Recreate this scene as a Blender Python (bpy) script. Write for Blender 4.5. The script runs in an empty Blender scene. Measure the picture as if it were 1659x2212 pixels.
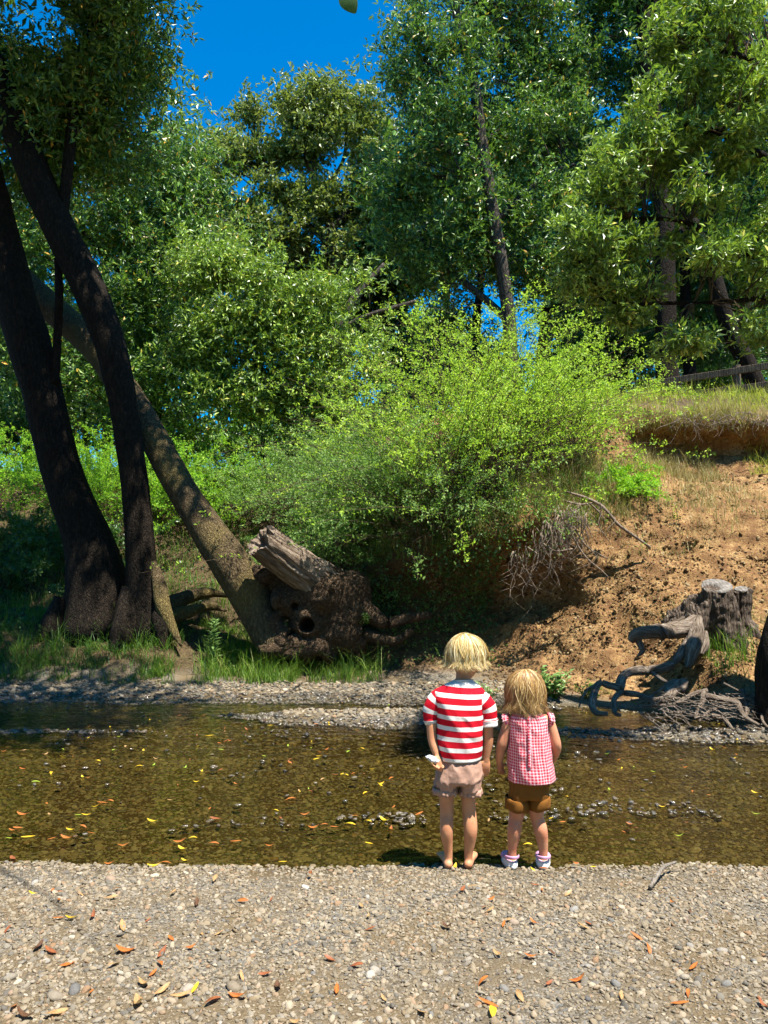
import bpy, math, random
import numpy as np
from mathutils import Vector
rng = np.random.default_rng(7)
random.seed(7)
scene = bpy.context.scene
C = scene.collection

# ------------------------------------------------------------------ camera, sky, sun, exposure
CAM_H, PITCH, FPX = 1.45, math.radians(3.83), 1659.0
cam_d = bpy.data.cameras.new('camera')
cam_d.sensor_fit = 'VERTICAL'; cam_d.sensor_height = 36; cam_d.lens = 27
cam_d.clip_start = 0.05; cam_d.clip_end = 2000
cam = bpy.data.objects.new('camera', cam_d); C.objects.link(cam)
cam.location = (0, 0, CAM_H); cam.rotation_euler = (math.pi / 2 + PITCH, 0, 0)
scene.camera = cam

SUN = np.array([0.27, -0.25, 0.93]); SUN /= np.linalg.norm(SUN)
world = bpy.data.worlds.new('World'); scene.world = world; world.use_nodes = True
wn = world.node_tree; wn.nodes.clear()
sky = wn.nodes.new('ShaderNodeTexSky'); sky.sky_type = 'NISHITA'; sky.sun_disc = False
sky.sun_elevation = math.asin(SUN[2]); sky.sun_rotation = math.atan2(SUN[0], SUN[1])
sky.air_density = 1.0; sky.dust_density = 0.0; sky.ozone_density = 5.0; sky.altitude = 400
hs = wn.nodes.new('ShaderNodeHueSaturation'); hs.inputs['Saturation'].default_value = 1.6; hs.inputs['Hue'].default_value = 0.497
bg = wn.nodes.new('ShaderNodeBackground'); bg.inputs['Strength'].default_value = 0.098
wo = wn.nodes.new('ShaderNodeOutputWorld')
wn.links.new(sky.outputs[0], hs.inputs['Color']); wn.links.new(hs.outputs[0], bg.inputs[0]); wn.links.new(bg.outputs[0], wo.inputs[0])

sun_d = bpy.data.lights.new('sun', 'SUN'); sun_d.energy = 5.0; sun_d.angle = math.radians(0.53); sun_d.color = (1.0, 0.95, 0.86)
sun = bpy.data.objects.new('sun', sun_d); C.objects.link(sun)
sun.rotation_euler = Vector(SUN).to_track_quat('Z', 'Y').to_euler(); sun.location = (8, -8, 30)

vs = scene.view_settings
vs.view_transform = 'Standard'; vs.look = 'None'; vs.exposure = 1.3; vs.gamma = 1.0; vs.use_curve_mapping = False
cy = scene.cycles
cy.use_denoising = True
try:
    cy.denoiser = 'OPENIMAGEDENOISE'; cy.denoising_input_passes = 'RGB_ALBEDO_NORMAL'; cy.denoising_prefilter = 'ACCURATE'
except Exception:
    pass
cy.max_bounces = 4; cy.diffuse_bounces = 1; cy.glossy_bounces = 2; cy.transmission_bounces = 3; cy.transparent_max_bounces = 8
cy.use_adaptive_sampling = True; cy.adaptive_threshold = 0.02
cy.caustics_reflective = False; cy.caustics_refractive = False; cy.sample_clamp_indirect = 6

# ------------------------------------------------------------------ helpers
_cp, _sp = math.cos(PITCH), math.sin(PITCH)
def P(x, y, d):
    """point at forward distance d (world Y) that stands at photo position x, y (1659 x 2212 units)"""
    u = (x - 829.5) / FPX; v = -(y - 1106.0) / FPX
    dy = _cp - v * _sp; dz = _sp + v * _cp
    s = d / dy
    return np.array([u * s, d, CAM_H + dz * s])
def PG(x, y, z=0.02):
    """ground point (height z) seen at photo position x, y"""
    u = (x - 829.5) / FPX; v = -(y - 1106.0) / FPX
    dy = _cp - v * _sp; dz = _sp + v * _cp
    s = (z - CAM_H) / dz
    return np.array([u * s, dy * s, z])

def _h(ix, iy, iz, seed):
    n = (ix.astype(np.uint32) * np.uint32(374761393) + iy.astype(np.uint32) * np.uint32(668265263)
         + iz.astype(np.uint32) * np.uint32(2246822519) + np.uint32((seed * 3266489917) % 4294967296))
    n = (n ^ (n >> np.uint32(13))) * np.uint32(1274126177)
    n = n ^ (n >> np.uint32(16))
    return (n & np.uint32(0xFFFFFF)).astype(np.float64) / 16777215.0
def vnoise(p, seed=0):
    p = np.asarray(p, float); i = np.floor(p).astype(np.int64); f = p - i
    f = f * f * (3 - 2 * f); r = 0.0
    for dx in (0, 1):
        wx = f[:, 0] if dx else 1 - f[:, 0]
        for dy in (0, 1):
            wy = f[:, 1] if dy else 1 - f[:, 1]
            for dz in (0, 1):
                wz = f[:, 2] if dz else 1 - f[:, 2]
                r = r + wx * wy * wz * _h(i[:, 0] + dx, i[:, 1] + dy, i[:, 2] + dz, seed)
    return r
def fbm(p, octv=3, seed=0):
    p = np.asarray(p, float); a, s, t = 1.0, 0.0, 0.0
    for k in range(octv):
        s = s + a * vnoise(p * 2 ** k + 17.3 * k, seed + k); t += a; a *= 0.5
    return s / t * 2 - 1
def unit(a):
    a = np.asarray(a, float); return a / np.maximum(np.linalg.norm(a, axis=-1, keepdims=True), 1e-9)

WL = {}
def _wl(o):
    return WL.get(o.name, np.zeros(3)) if o is not None else np.zeros(3)
def raw_mesh(name, V, F, smooth=True, attrs=None, uv=None):
    if not isinstance(F, (list, tuple)): F = [F]
    F = [np.asarray(f, np.int32) for f in F if len(f)]
    V = np.ascontiguousarray(V, np.float32)
    me = bpy.data.meshes.new(name)
    me.vertices.add(len(V)); me.vertices.foreach_set('co', V.ravel())
    loops = np.concatenate([f.ravel() for f in F]); sizes = np.concatenate([np.full(len(f), f.shape[1], np.int32) for f in F])
    starts = np.concatenate([[0], np.cumsum(sizes)[:-1]]).astype(np.int32)
    me.loops.add(len(loops)); me.loops.foreach_set('vertex_index', loops)
    me.polygons.add(len(sizes)); me.polygons.foreach_set('loop_start', starts)
    me.polygons.foreach_set('use_smooth', np.full(len(sizes), smooth))
    for k, a in (attrs or {}).items():
        a = np.asarray(a, np.float32)
        if a.ndim == 1:
            me.attributes.new(k, 'FLOAT', 'POINT').data.foreach_set('value', a)
        else:
            me.attributes.new(k, 'FLOAT_VECTOR', 'POINT').data.foreach_set('vector', np.ascontiguousarray(a).ravel())
    me.update(calc_edges=True)
    return me
def props(o, label=None, cat=None, group=None, kind=None):
    if label: o['label'] = label
    if cat: o['category'] = cat
    if group: o['group'] = group
    if kind: o['kind'] = kind
    return o
def mk(name, V, F, mat, parent=None, smooth=True, attrs=None, base=None, **kw):
    V = np.asarray(V, float)
    if parent is not None: off = _wl(parent)
    elif base is not None: off = np.asarray(base, float)
    elif kw.get('kind') == 'structure': off = np.zeros(3)
    else: off = np.array([V[:, 0].mean(), V[:, 1].mean(), V[:, 2].min()])
    me = raw_mesh(name, V - off, F, smooth, attrs)
    if mat is not None: me.materials.append(mat)
    o = bpy.data.objects.new(name, me); C.objects.link(o)
    if parent is not None: o.parent = parent
    else: o.location = off
    WL[o.name] = off
    return props(o, **kw)
def empty(name, loc, **kw):
    o = bpy.data.objects.new(name, None); C.objects.link(o); o.location = loc; o.empty_display_size = 0.1
    WL[o.name] = np.array(loc, float)
    return props(o, **kw)
def join(parts):
    """[(V, [faces arrays])] -> V, [tri array, quad array ...]"""
    Vs, by, off = [], {}, 0
    for V, F in parts:
        if not isinstance(F, (list, tuple)): F = [F]
        for f in F:
            if len(f): by.setdefault(np.asarray(f).shape[1], []).append(np.asarray(f) + off)
        Vs.append(np.asarray(V)); off += len(V)
    return np.concatenate(Vs), [np.concatenate(v) for v in by.values()]
def resample(path, n):
    """Catmull-Rom through the rows of path (any number of columns)"""
    p = np.asarray(path, float)
    if len(p) == 2: 
        t = np.linspace(0, 1, n)[:, None]; return p[0] * (1 - t) + p[1] * t
    e = np.concatenate([[2 * p[0] - p[1]], p, [2 * p[-1] - p[-2]]])
    seg = np.linalg.norm(np.diff(p[:, :3], axis=0), axis=1); cum = np.concatenate([[0], np.cumsum(seg)]); cum /= cum[-1]
    t = np.interp(np.linspace(0, 1, n), cum, np.arange(len(p)))
    i = np.minimum(t.astype(int), len(p) - 2); f = (t - i)[:, None]
    a, b, c, d = e[i], e[i + 1], e[i + 2], e[i + 3]
    return 0.5 * (2 * b + (c - a) * f + (2 * a - 5 * b + 4 * c - d) * f ** 2 + (3 * b - a - 3 * c + d) * f ** 3)
def tube(path, ra, rb=None, seg=10, n=None, ref=(1, 0.05, 0.02), cap=True, round_cap=False, bark=0.0, bfreq=6.0, seed=0, want=False):
    """tube through path with radii ra (along ref) and rb; closed with caps"""
    path = np.asarray(path, float); ra = np.broadcast_to(np.asarray(ra, float), (len(path),))
    rb = ra if rb is None else np.broadcast_to(np.asarray(rb, float), (len(path),))
    q = np.column_stack([path, ra, rb])
    if n: q = resample(q, n)
    c, ra, rb = q[:, :3], np.maximum(q[:, 3], 1e-4), np.maximum(q[:, 4], 1e-4)
    t = unit(np.gradient(c, axis=0)); ref = np.asarray(ref, float)
    n1 = unit(ref - t * (t @ ref)[:, None]); n2 = np.cross(t, n1)
    if round_cap:
        cs, ras, rbs, n1s, n2s = [], [], [], [], []
        def add(k, sgn, angs):
            for a in angs:
                r = min(ra[k], rb[k])
                cs.append(c[k] + sgn * t[k] * r * math.sin(a)); ras.append(ra[k] * math.cos(a)); rbs.append(rb[k] * math.cos(a)); n1s.append(n1[k]); n2s.append(n2[k])
        add(0, -1, (1.35, 0.95, 0.5))
        for k in range(len(c)): cs.append(c[k]); ras.append(ra[k]); rbs.append(rb[k]); n1s.append(n1[k]); n2s.append(n2[k])
        add(-1, 1, (0.5, 0.95, 1.35))
        c, ra, rb, n1, n2 = map(np.array, (cs, ras, rbs, n1s, n2s))
    m = len(c); a = np.linspace(0, 2 * np.pi, seg, endpoint=False)
    ca, sa = np.cos(a), np.sin(a)
    V = (c[:, None, :] + n1[:, None, :] * (ra[:, None] * ca)[:, :, None] + n2[:, None, :] * (rb[:, None] * sa)[:, :, None]).reshape(-1, 3)
    if bark:
        nr = unit(V - np.repeat(c, seg, 0))
        along = np.repeat(np.concatenate([[0], np.cumsum(np.linalg.norm(np.diff(c, axis=0), axis=1))]), seg)
        ang = np.tile(a, m); rr = np.repeat((ra + rb) / 2, seg)
        pp = np.column_stack([np.cos(ang) * rr * bfreq, np.sin(ang) * rr * bfreq, along * bfreq * 0.35]) + seed * 7.7
        V = V + nr * (bark * rr * fbm(pp, 3, seed))[:, None] * 2
    k = np.arange(m - 1)[:, None] * seg; j = np.arange(seg)[None, :]; j2 = (j + 1) % seg
    Q = np.stack([k + j, k + j2, k + seg + j2, k + seg + j], -1).reshape(-1, 4)
    F = [Q]
    if cap:
        V = np.concatenate([V, c[:1], c[-1:]]); b0, b1 = m * seg, m * seg + 1; jj = np.arange(seg); jn = (jj + 1) % seg
        F.append(np.concatenate([np.stack([np.full(seg, b0), jn, jj], -1), np.stack([np.full(seg, b1), (m - 1) * seg + jj, (m - 1) * seg + jn], -1)]))
    return (V, F, m, seg) if want else (V, F)
def sph(c, r, nu=16, nv=10, ax=None):
    r = np.broadcast_to(np.asarray(r, float), (3,))
    th = np.linspace(0, np.pi, nv + 1)[1:-1]; ph = np.linspace(0, 2 * np.pi, nu, endpoint=False)
    T, Ph = np.meshgrid(th, ph, indexing='ij')
    D = np.stack([np.sin(T) * np.cos(Ph), np.sin(T) * np.sin(Ph), np.cos(T)], -1).reshape(-1, 3)
    D = np.concatenate([D, [[0, 0, 1], [0, 0, -1]]]) * r
    if ax is not None: D = D @ np.asarray(ax)
    V = D + np.asarray(c, float)
    m = nv - 1; k = np.arange(m - 1)[:, None] * nu; j = np.arange(nu)[None, :]; j2 = (j + 1) % nu
    Q = np.stack([k + j, k + nu + j, k + nu + j2, k + j2], -1).reshape(-1, 4)
    jj = np.arange(nu); jn = (jj + 1) % nu
    T3 = np.concatenate([np.stack([np.full(nu, m * nu), jj, jn], -1), np.stack([np.full(nu, m * nu + 1), (m - 1) * nu + jn, (m - 1) * nu + jj], -1)])
    return V, [Q, T3]
def fuse(parts, voxel, iters=4, factor=0.5):
    """melt closed shapes into one continuous skin; returns V, F, normals"""
    V, F = join(parts)
    me = raw_mesh('tmp', V, F); o = bpy.data.objects.new('tmp', me); C.objects.link(o)
    m = o.modifiers.new('r', 'REMESH'); m.mode = 'VOXEL'; m.voxel_size = voxel; m.use_smooth_shade = True
    s = o.modifiers.new('s', 'SMOOTH'); s.iterations = iters; s.factor = factor
    dg = bpy.context.evaluated_depsgraph_get(); ev = o.evaluated_get(dg); m2 = ev.to_mesh()
    n = len(m2.vertices); co = np.empty(n * 3, np.float32); m2.vertices.foreach_get('co', co)
    no = np.empty(n * 3, np.float32); m2.vertices.foreach_get('normal', no)
    lt = np.empty(len(m2.polygons), np.int32); m2.polygons.foreach_get('loop_total', lt)
    li = np.empty(len(m2.loops), np.int32); m2.loops.foreach_get('vertex_index', li)
    st = np.concatenate([[0], np.cumsum(lt)[:-1]])
    Fs = [li[(st[lt == k][:, None] + np.arange(k))] for k in np.unique(lt)]
    ev.to_mesh_clear(); bpy.data.objects.remove(o); bpy.data.meshes.remove(me)
    return co.reshape(-1, 3).astype(float), Fs, no.reshape(-1, 3).astype(float)

# ------------------------------------------------------------------ materials
class NM:
    def __init__(s, name):
        s.m = bpy.data.materials.new(name); s.m.use_nodes = True; s.t = s.m.node_tree; s.t.nodes.clear()
        s.out = s.t.nodes.new('ShaderNodeOutputMaterial')
    def n(s, typ, _out=0, _p=None, **ins):
        nd = s.t.nodes.new('ShaderNode' + typ)
        for k, v in (_p or {}).items(): setattr(nd, k, v)
        for k, v in ins.items():
            k = k.replace('_', ' ')
            sock = nd.inputs[int(k[1:])] if k[0] == 'i' and k[1:].isdigit() else nd.inputs[k]
            if isinstance(v, bpy.types.NodeSocket): s.t.links.new(v, sock)
            else:
                if sock.type == 'RGBA' and len(v) == 3: v = (*v, 1)
                sock.default_value = v
        return nd.outputs[_out]
    def coord(s, kind='Object'):
        return s.t.nodes.new('ShaderNodeTexCoord').outputs[kind]
    def scaled(s, vec, sc):
        return s.n('Mapping', Vector=vec, Scale=sc)
    def ramp(s, fac, stops, interp='LINEAR'):
        nd = s.t.nodes.new('ShaderNodeValToRGB'); cr = nd.color_ramp; cr.interpolation = interp
        while len(cr.elements) > 1: cr.elements.remove(cr.elements[-1])
        for i, (p, c) in enumerate(stops):
            e = cr.elements[0] if i == 0 else cr.elements.new(p)
            e.position = p; e.color = (*c, 1) if len(c) == 3 else c
        s.t.links.new(fac, nd.inputs[0]); return nd.outputs[0]
    def math(s, op, a, b=0.0, c=0.0):
        return s.n('Math', _p={'operation': op}, i0=a, i1=b, i2=c)
    def mix(s, f, a, b, mode='MIX'):
        nd = s.t.nodes.new('ShaderNodeMix'); nd.data_type = 'RGBA'; nd.blend_type = mode
        for k, v in ((0, f), (6, a), (7, b)):
            if isinstance(v, bpy.types.NodeSocket): s.t.links.new(v, nd.inputs[k])
            else: nd.inputs[k].default_value = (*v, 1) if isinstance(v, tuple) and len(v) == 3 else v
        return nd.outputs[2]
    def attr(s, name, out='Fac'):
        nd = s.t.nodes.new('ShaderNodeAttribute'); nd.attribute_name = name; return nd.outputs[out]
    def island(s):
        return s.t.nodes.new('ShaderNodeNewGeometry').outputs['Random Per Island']
    def inst(s):
        return s.t.nodes.new('ShaderNodeObjectInfo').outputs['Random']
    def bump(s, h, strength=0.5, dist=0.02, normal=None):
        k = dict(Height=h, Strength=strength, Distance=dist)
        if normal is not None: k['Normal'] = normal
        return s.n('Bump', **k)
    def bsdf(s, col, rough=0.7, spec=0.3, normal=None, **kw):
        k = dict(Base_Color=col, Roughness=rough, **{'Specular_IOR_Level': spec}, **kw)
        if normal is not None: k['Normal'] = normal
        return s.n('BsdfPrincipled', **k)
    def done(s, surf):
        s.t.links.new(surf, s.out.inputs[0]); return s.m

def leaf_mat(name, stops, tcol, trans=0.35, rough=0.42, spec=0.5):
    m = NM(name); c = m.ramp(m.island(), stops)
    d = m.bsdf(c, rough, spec)
    tr = m.n('BsdfTranslucent', Color=m.mix(0.6, c, tcol))
    return m.done(m.n('MixShader', i0=trans, i1=d, i2=tr))
def bark_mat(name, c1, c2, c3, scale=(9, 9, 3), moss=None, strength=0.9):
    m = NM(name); co = m.coord()
    v = m.scaled(co, scale)
    n1 = m.n('TexNoise', Vector=v, Scale=2.2, Detail=9.0, Roughness=0.65)
    vo = m.n('TexVoronoi', _p={'feature': 'DISTANCE_TO_EDGE'}, Vector=m.n('VectorMath', _p={'operation': 'ADD'}, i0=v, i1=m.n('VectorMath', _p={'operation': 'SCALE'}, i0=m.n('TexNoise', _out=1, Vector=v, Scale=3.0), Scale=0.7)), Scale=2.3)
    crack = m.ramp(vo, [(0.0, (0, 0, 0)), (0.22, (1, 1, 1))])
    col = m.ramp(n1, [(0.3, c1), (0.55, c2), (0.72, c3)])
    if moss is not None:
        big = m.n('TexNoise', Vector=co, Scale=1.6, Detail=4.0)
        col = m.mix(m.ramp(big, [(0.45, (0, 0, 0)), (0.62, (1, 1, 1))]), col, moss)
    col = m.mix(crack, m.mix(0.45, col, c1), col)
    h = m.math('ADD', m.math('MULTIPLY', crack, 0.6), n1)
    return m.done(m.bsdf(col, 0.9, 0.15, m.bump(h, strength, 0.03)))
# ------------------------------------------------------------------ ground: one sheet, near gravel, stream bed, far bank, plateau
KX = [-70, -8, -3.2, -1.7, -0.6, 0.6, 1.3, 2.0, 2.7, 3.5, 4.6, 9, 70]
def prof(*far):
    near = [(-60, 0.5), (0, 0.16), (3.3, 0.042), (3.79, -0.022), (4.2, -0.095), (min(7.9, far[0][0] - .45), -0.10)]
    return near + list(far) + [(70, 5.0), (900, 6.0)]
PR = [
    prof((8.5, -.03), (8.98, .05), (9.7, .28), (10.8, .62), (12.2, 1.0), (14, 2.1), (17, 3.5), (22, 4.0)),
    prof((8.5, -.03), (8.98, .05), (9.7, .28), (10.8, .62), (12.2, 1.0), (14, 2.1), (17, 3.5), (22, 4.0)),
    prof((8.5, -.03), (8.98, .05), (9.6, .25), (10.6, .6), (12, 1.0), (13.5, 1.9), (16, 3.4), (22, 4.0)),
    prof((8.5, -.03), (8.95, .05), (9.7, .13), (10.6, .42), (11.6, .95), (13.2, 2.0), (15.5, 3.4), (22, 4.0)),
    prof((8.45, -.03), (8.95, .04), (10.2, .12), (10.7, .8), (10.6, 1.5), (12, 2.3), (14.5, 3.6), (20, 4.1)),
    prof((8.4, -.03), (9.0, .05), (10.0, .22), (10.4, 1.0), (9.9, 1.65), (11, 2.4), (13.2, 3.9), (18, 4.2)),
    prof((8.3, -.03), (8.9, .05), (9.8, .22), (10.55, 1.0), (9.6, 1.8), (10.7, 2.45), (13, 4.0), (18, 4.25)),
    prof((8.15, -.03), (8.6, .05), (9.4, .25), (10.35, 1.0), (9.62, 1.98), (10.7, 2.6), (12.5, 3.95), (14.5, 4.4)),
    prof((7.85, -.03), (8.2, .03), (8.75, .3), (9.6, 1.05), (10.1, 2.05), (11.2, 3.0), (12.3, 3.8), (13.6, 4.4)),
    prof((7.1, -.03), (7.4, .26), (7.9, .6), (9.1, 1.0), (10.2, 2.1), (11.8, 3.15), (12.2, 3.75), (13.6, 4.42)),
    prof((7.05, -.03), (7.3, .28), (7.9, .68), (9.1, 1.05), (10.2, 2.15), (12.35, 3.15), (12.0, 3.72), (13.6, 4.45)),
    prof((7.1, -.03), (7.4, .28), (7.9, .65), (9.1, 1.05), (10.3, 2.1), (12.35, 3.15), (12.0, 3.75), (13.6, 4.45)),
    prof((7.1, -.03), (7.4, .28), (7.9, .65), (9.1, 1.05), (10.3, 2.1), (12.35, 3.15), (12.0, 3.75), (13.6, 4.45)),
]
SEG = [8, 26, 10, 14, 26, 26, 18, 18, 34, 40, 34, 34, 24, 14, 10]
PA = np.array(PR, float)                                   # key x, knot, (y, z)
tt = np.concatenate([k + np.linspace(0, 1, n, endpoint=False) for k, n in enumerate(SEG)] + [[len(SEG)]])
gx = np.concatenate([np.linspace(-70, -9, 10, endpoint=False), np.linspace(-9, -6, 14, endpoint=False), np.arange(-6, 6.01, 0.064),
                     np.linspace(6.2, 9, 14), np.linspace(12, 70, 10)])
def smooth_interp(x, xp, fp):
    i = np.clip(np.searchsorted(xp, x) - 1, 0, len(xp) - 2); f = np.clip((x - np.array(xp)[i]) / (np.array(xp)[i + 1] - np.array(xp)[i]), 0, 1)
    f = f * f * (3 - 2 * f)
    return fp[i] * (1 - f)[:, None, None] + fp[i + 1] * f[:, None, None]
K = smooth_interp(gx, KX, PA)                              # col, knot, 2
G = np.empty((len(tt), len(gx), 3))
for c in range(len(gx)):
    kk = K[c]; i = np.minimum(tt.astype(int), len(kk) - 2); f = (tt - i)[:, None]
    lin = kk[i] * (1 - f) + kk[i + 1] * f
    e = np.concatenate([[kk[0]], kk, [kk[-1]]]); a, b, cc, d = e[i], e[i + 1], e[i + 2], e[i + 3]
    cr = 0.5 * (2 * b + (cc - a) * f + (2 * a - 5 * b + 4 * cc - d) * f ** 2 + (3 * b - a - 3 * cc + d) * f ** 3)
    w = ((tt > 6.5) & (tt < 12.0)).astype(float)[:, None] * 0.8
    G[:, c, 1:] = lin * (1 - w) + cr * w
    G[:, c, 0] = gx[c]
TT, XX = np.meshgrid(tt, gx, indexing='ij')
flat = G.reshape(-1, 3); tf, xf = TT.ravel(), XX.ravel()
# normals of the plain sheet
def grid_normals(G):
    du = np.gradient(G, axis=1); dv = np.gradient(G, axis=0)
    return unit(np.cross(du, dv))
Nn = grid_normals(G).reshape(-1, 3)
rough_bank = np.clip((tf - 7.2) / 0.8, 0, 1) * np.clip((13.2 - tf) / 1.0, 0, 1)
near_w = np.clip((8 - np.abs(xf)) / 2, 0, 1)
lump = fbm(flat * 2.2, 3, 3) * 0.16 + fbm(flat * 7, 3, 5) * 0.055 + np.abs(fbm(flat * 17, 2, 9)) * 0.04
flat = flat + Nn * (lump * rough_bank * near_w)[:, None]
gz = fbm(flat * np.array([0.9, 0.9, 0.0]), 3, 21) * 0.02 + fbm(flat * np.array([4, 4, 0.0]), 2, 22) * 0.008
flat[:, 2] += gz * np.clip((tf - 1) / 1, 0, 1) * np.clip((8 - tf), 0, 1)
# gravel bars that break the water
def bar(cx, cy, sx, sy, h):
    return h * np.exp(-((flat[:, 0] - cx) / sx) ** 2 - ((flat[:, 1] - cy) / sy) ** 2)
bars = bar(0.15, 7.5, 1.15, 0.42, 0.115) + bar(-0.9, 7.6, 0.8, 0.2, 0.055) + bar(2.4, 6.85, 1.3, 0.24, 0.10) + bar(3.6, 6.65, 1.0, 0.26, 0.07) \
    + bar(1.6, 4.75, 0.8, 0.26, 0.045) + bar(0.3, 4.6, 0.6, 0.16, 0.03) + bar(-0.9, 4.55, 0.9, 0.2, 0.025) + bar(1.9, 5.75, 0.9, 0.09, 0.05) + bar(-3, 6.9, 1.2, 0.12, 0.06)
bars = bars * np.clip(.35 + 1.5 * vnoise(flat * np.array([2.4, 5, 0]) + 3, 44), 0, 1.25)
flat[:, 2] += bars * np.clip(tf - 3, 0, 1) * np.clip(7.3 - tf, 0, 1)
flat[:, 1] += fbm(np.column_stack([xf * 1.3, tf * 0, tf * 0]), 3, 31) * 0.09 * np.exp(-((tf - 3.2) / 1.0) ** 2) * near_w
flat[:, 1] += fbm(np.column_stack([xf * 1.1, tf * 0 + 5, tf * 0]), 3, 33) * 0.2 * np.exp(-((tf - 6.3) / 0.9) ** 2) * near_w
G = flat.reshape(G.shape); Nn = grid_normals(G)
nt, nx = G.shape[:2]
kk = np.arange(nt - 1)[:, None] * nx; jj = np.arange(nx - 1)[None, :]
GQ = np.stack([kk + jj, kk + jj + 1, kk + nx + jj + 1, kk + nx + jj], -1).reshape(-1, 4)
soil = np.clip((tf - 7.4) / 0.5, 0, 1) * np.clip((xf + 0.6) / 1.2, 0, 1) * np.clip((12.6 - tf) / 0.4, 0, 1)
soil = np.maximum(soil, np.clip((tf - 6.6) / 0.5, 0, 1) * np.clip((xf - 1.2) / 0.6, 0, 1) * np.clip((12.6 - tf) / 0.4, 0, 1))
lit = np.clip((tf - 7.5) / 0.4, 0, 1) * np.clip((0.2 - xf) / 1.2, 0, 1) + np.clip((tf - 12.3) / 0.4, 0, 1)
lit = np.maximum(lit, np.clip((tf - 7.6) / .6, 0, 1) * np.clip((1.55 - xf) / .7, 0, 1) * np.clip((10.6 - tf) / .5, 0, 1) * .85); lit = np.clip(lit, 0, 1)  # soil under the overhanging lip also darkened here to deepen the hollow's shade
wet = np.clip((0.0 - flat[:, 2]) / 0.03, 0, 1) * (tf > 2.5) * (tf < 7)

m = NM('ground_gravel_and_soil'); co = m.coord()
vor = m.n('TexVoronoi', _out=1, Vector=co, Scale=85.0); vd = m.n('TexVoronoi', Vector=co, Scale=85.0)
fine = m.n('TexNoise', Vector=co, Scale=160.0, Detail=4.0)
sep = m.n('SeparateColor', Color=vor)
grav = m.ramp(sep, [(0.0, (.08, .066, .046)), (.3, (.14, .115, .08)), (.6, (.20, .17, .125)), (.85, (.26, .235, .19)), (1, (.12, .12, .12))])
patch = m.n('TexNoise', Vector=co, Scale=2.6, Detail=5.0)
sand = m.mix(fine, (.11, .078, .042), (.21, .16, .095))
grav = m.mix(m.ramp(patch, [(0.42, (0, 0, 0)), (0.6, (1, 1, 1))]), grav, sand)
sn = m.n('TexNoise', Vector=co, Scale=5.0, Detail=9.0, Roughness=0.7)
sn2 = m.n('TexNoise', Vector=co, Scale=38.0, Detail=6.0, Roughness=0.7)
strk = m.n('TexNoise', Vector=m.scaled(co, (7, 7, .9)), Scale=1.0, Detail=6.0, Roughness=.6)
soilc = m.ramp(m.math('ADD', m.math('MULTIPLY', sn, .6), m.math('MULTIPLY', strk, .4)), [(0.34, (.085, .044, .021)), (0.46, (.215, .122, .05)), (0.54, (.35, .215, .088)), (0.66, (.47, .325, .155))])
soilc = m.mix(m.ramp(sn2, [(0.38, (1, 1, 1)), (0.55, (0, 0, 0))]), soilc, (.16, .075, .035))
litter_shade_col = m.ramp(sn2, [(0.3, (.03, .022, .012)), (0.5, (.08, .055, .028)), (0.7, (.17, .12, .06))])
col = m.mix(m.attr('soil'), grav, soilc); col = m.mix(m.attr('lit'), col, litter_shade_col)
col = m.mix(m.attr('wet'), col, m.mix(1.0, col, (.5, .44, .3), 'MULTIPLY'))
hgt = m.math('ADD', m.math('MULTIPLY', vd, -0.5), m.math('MULTIPLY', sn2, 0.9))
M_ground = m.done(m.bsdf(col, 0.9, 0.15, m.bump(hgt, 0.9, 0.02)))
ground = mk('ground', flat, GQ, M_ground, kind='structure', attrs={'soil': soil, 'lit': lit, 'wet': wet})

# surface sampling
fc = G.reshape(-1, 3)[GQ].mean(1); ft = tf[GQ].mean(1); fx = xf[GQ].mean(1)
pp = G.reshape(-1, 3)[GQ]; fa = np.linalg.norm(np.cross(pp[:, 2] - pp[:, 0], pp[:, 3] - pp[:, 1]), axis=1) / 2
FN = unit(np.cross(pp[:, 2] - pp[:, 0], pp[:, 3] - pp[:, 1]))
def on_ground(n, t0, t1, x0, x1, w=None):
    ok = (ft > t0) & (ft < t1) & (fx > x0) & (fx < x1)
    wt = fa * ok
    if w is not None: wt = wt * np.clip(w(fc, ft), 0, None)
    idx = rng.choice(len(wt), n, p=wt / wt.sum()); u, v = rng.random((2, n, 1)); q = pp[idx]
    return (q[:, 0] * (1 - u) + q[:, 1] * u) * (1 - v) + (q[:, 3] * (1 - u) + q[:, 2] * u) * v, FN[idx]
_mono = np.maximum.accumulate(G[:, :, 1], axis=0)
def gz_at(x, y):
    x = np.atleast_1d(x).astype(float); y = np.atleast_1d(y).astype(float); ci = np.clip(np.searchsorted(gx, x), 1, nx - 1)
    ci = np.where(np.abs(gx[ci - 1] - x) < np.abs(gx[ci] - x), ci - 1, ci); out = np.empty(len(x))
    for c in np.unique(ci):
        s = ci == c; out[s] = np.interp(y[s], _mono[:, c], G[:, c, 2])
    return out

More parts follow.
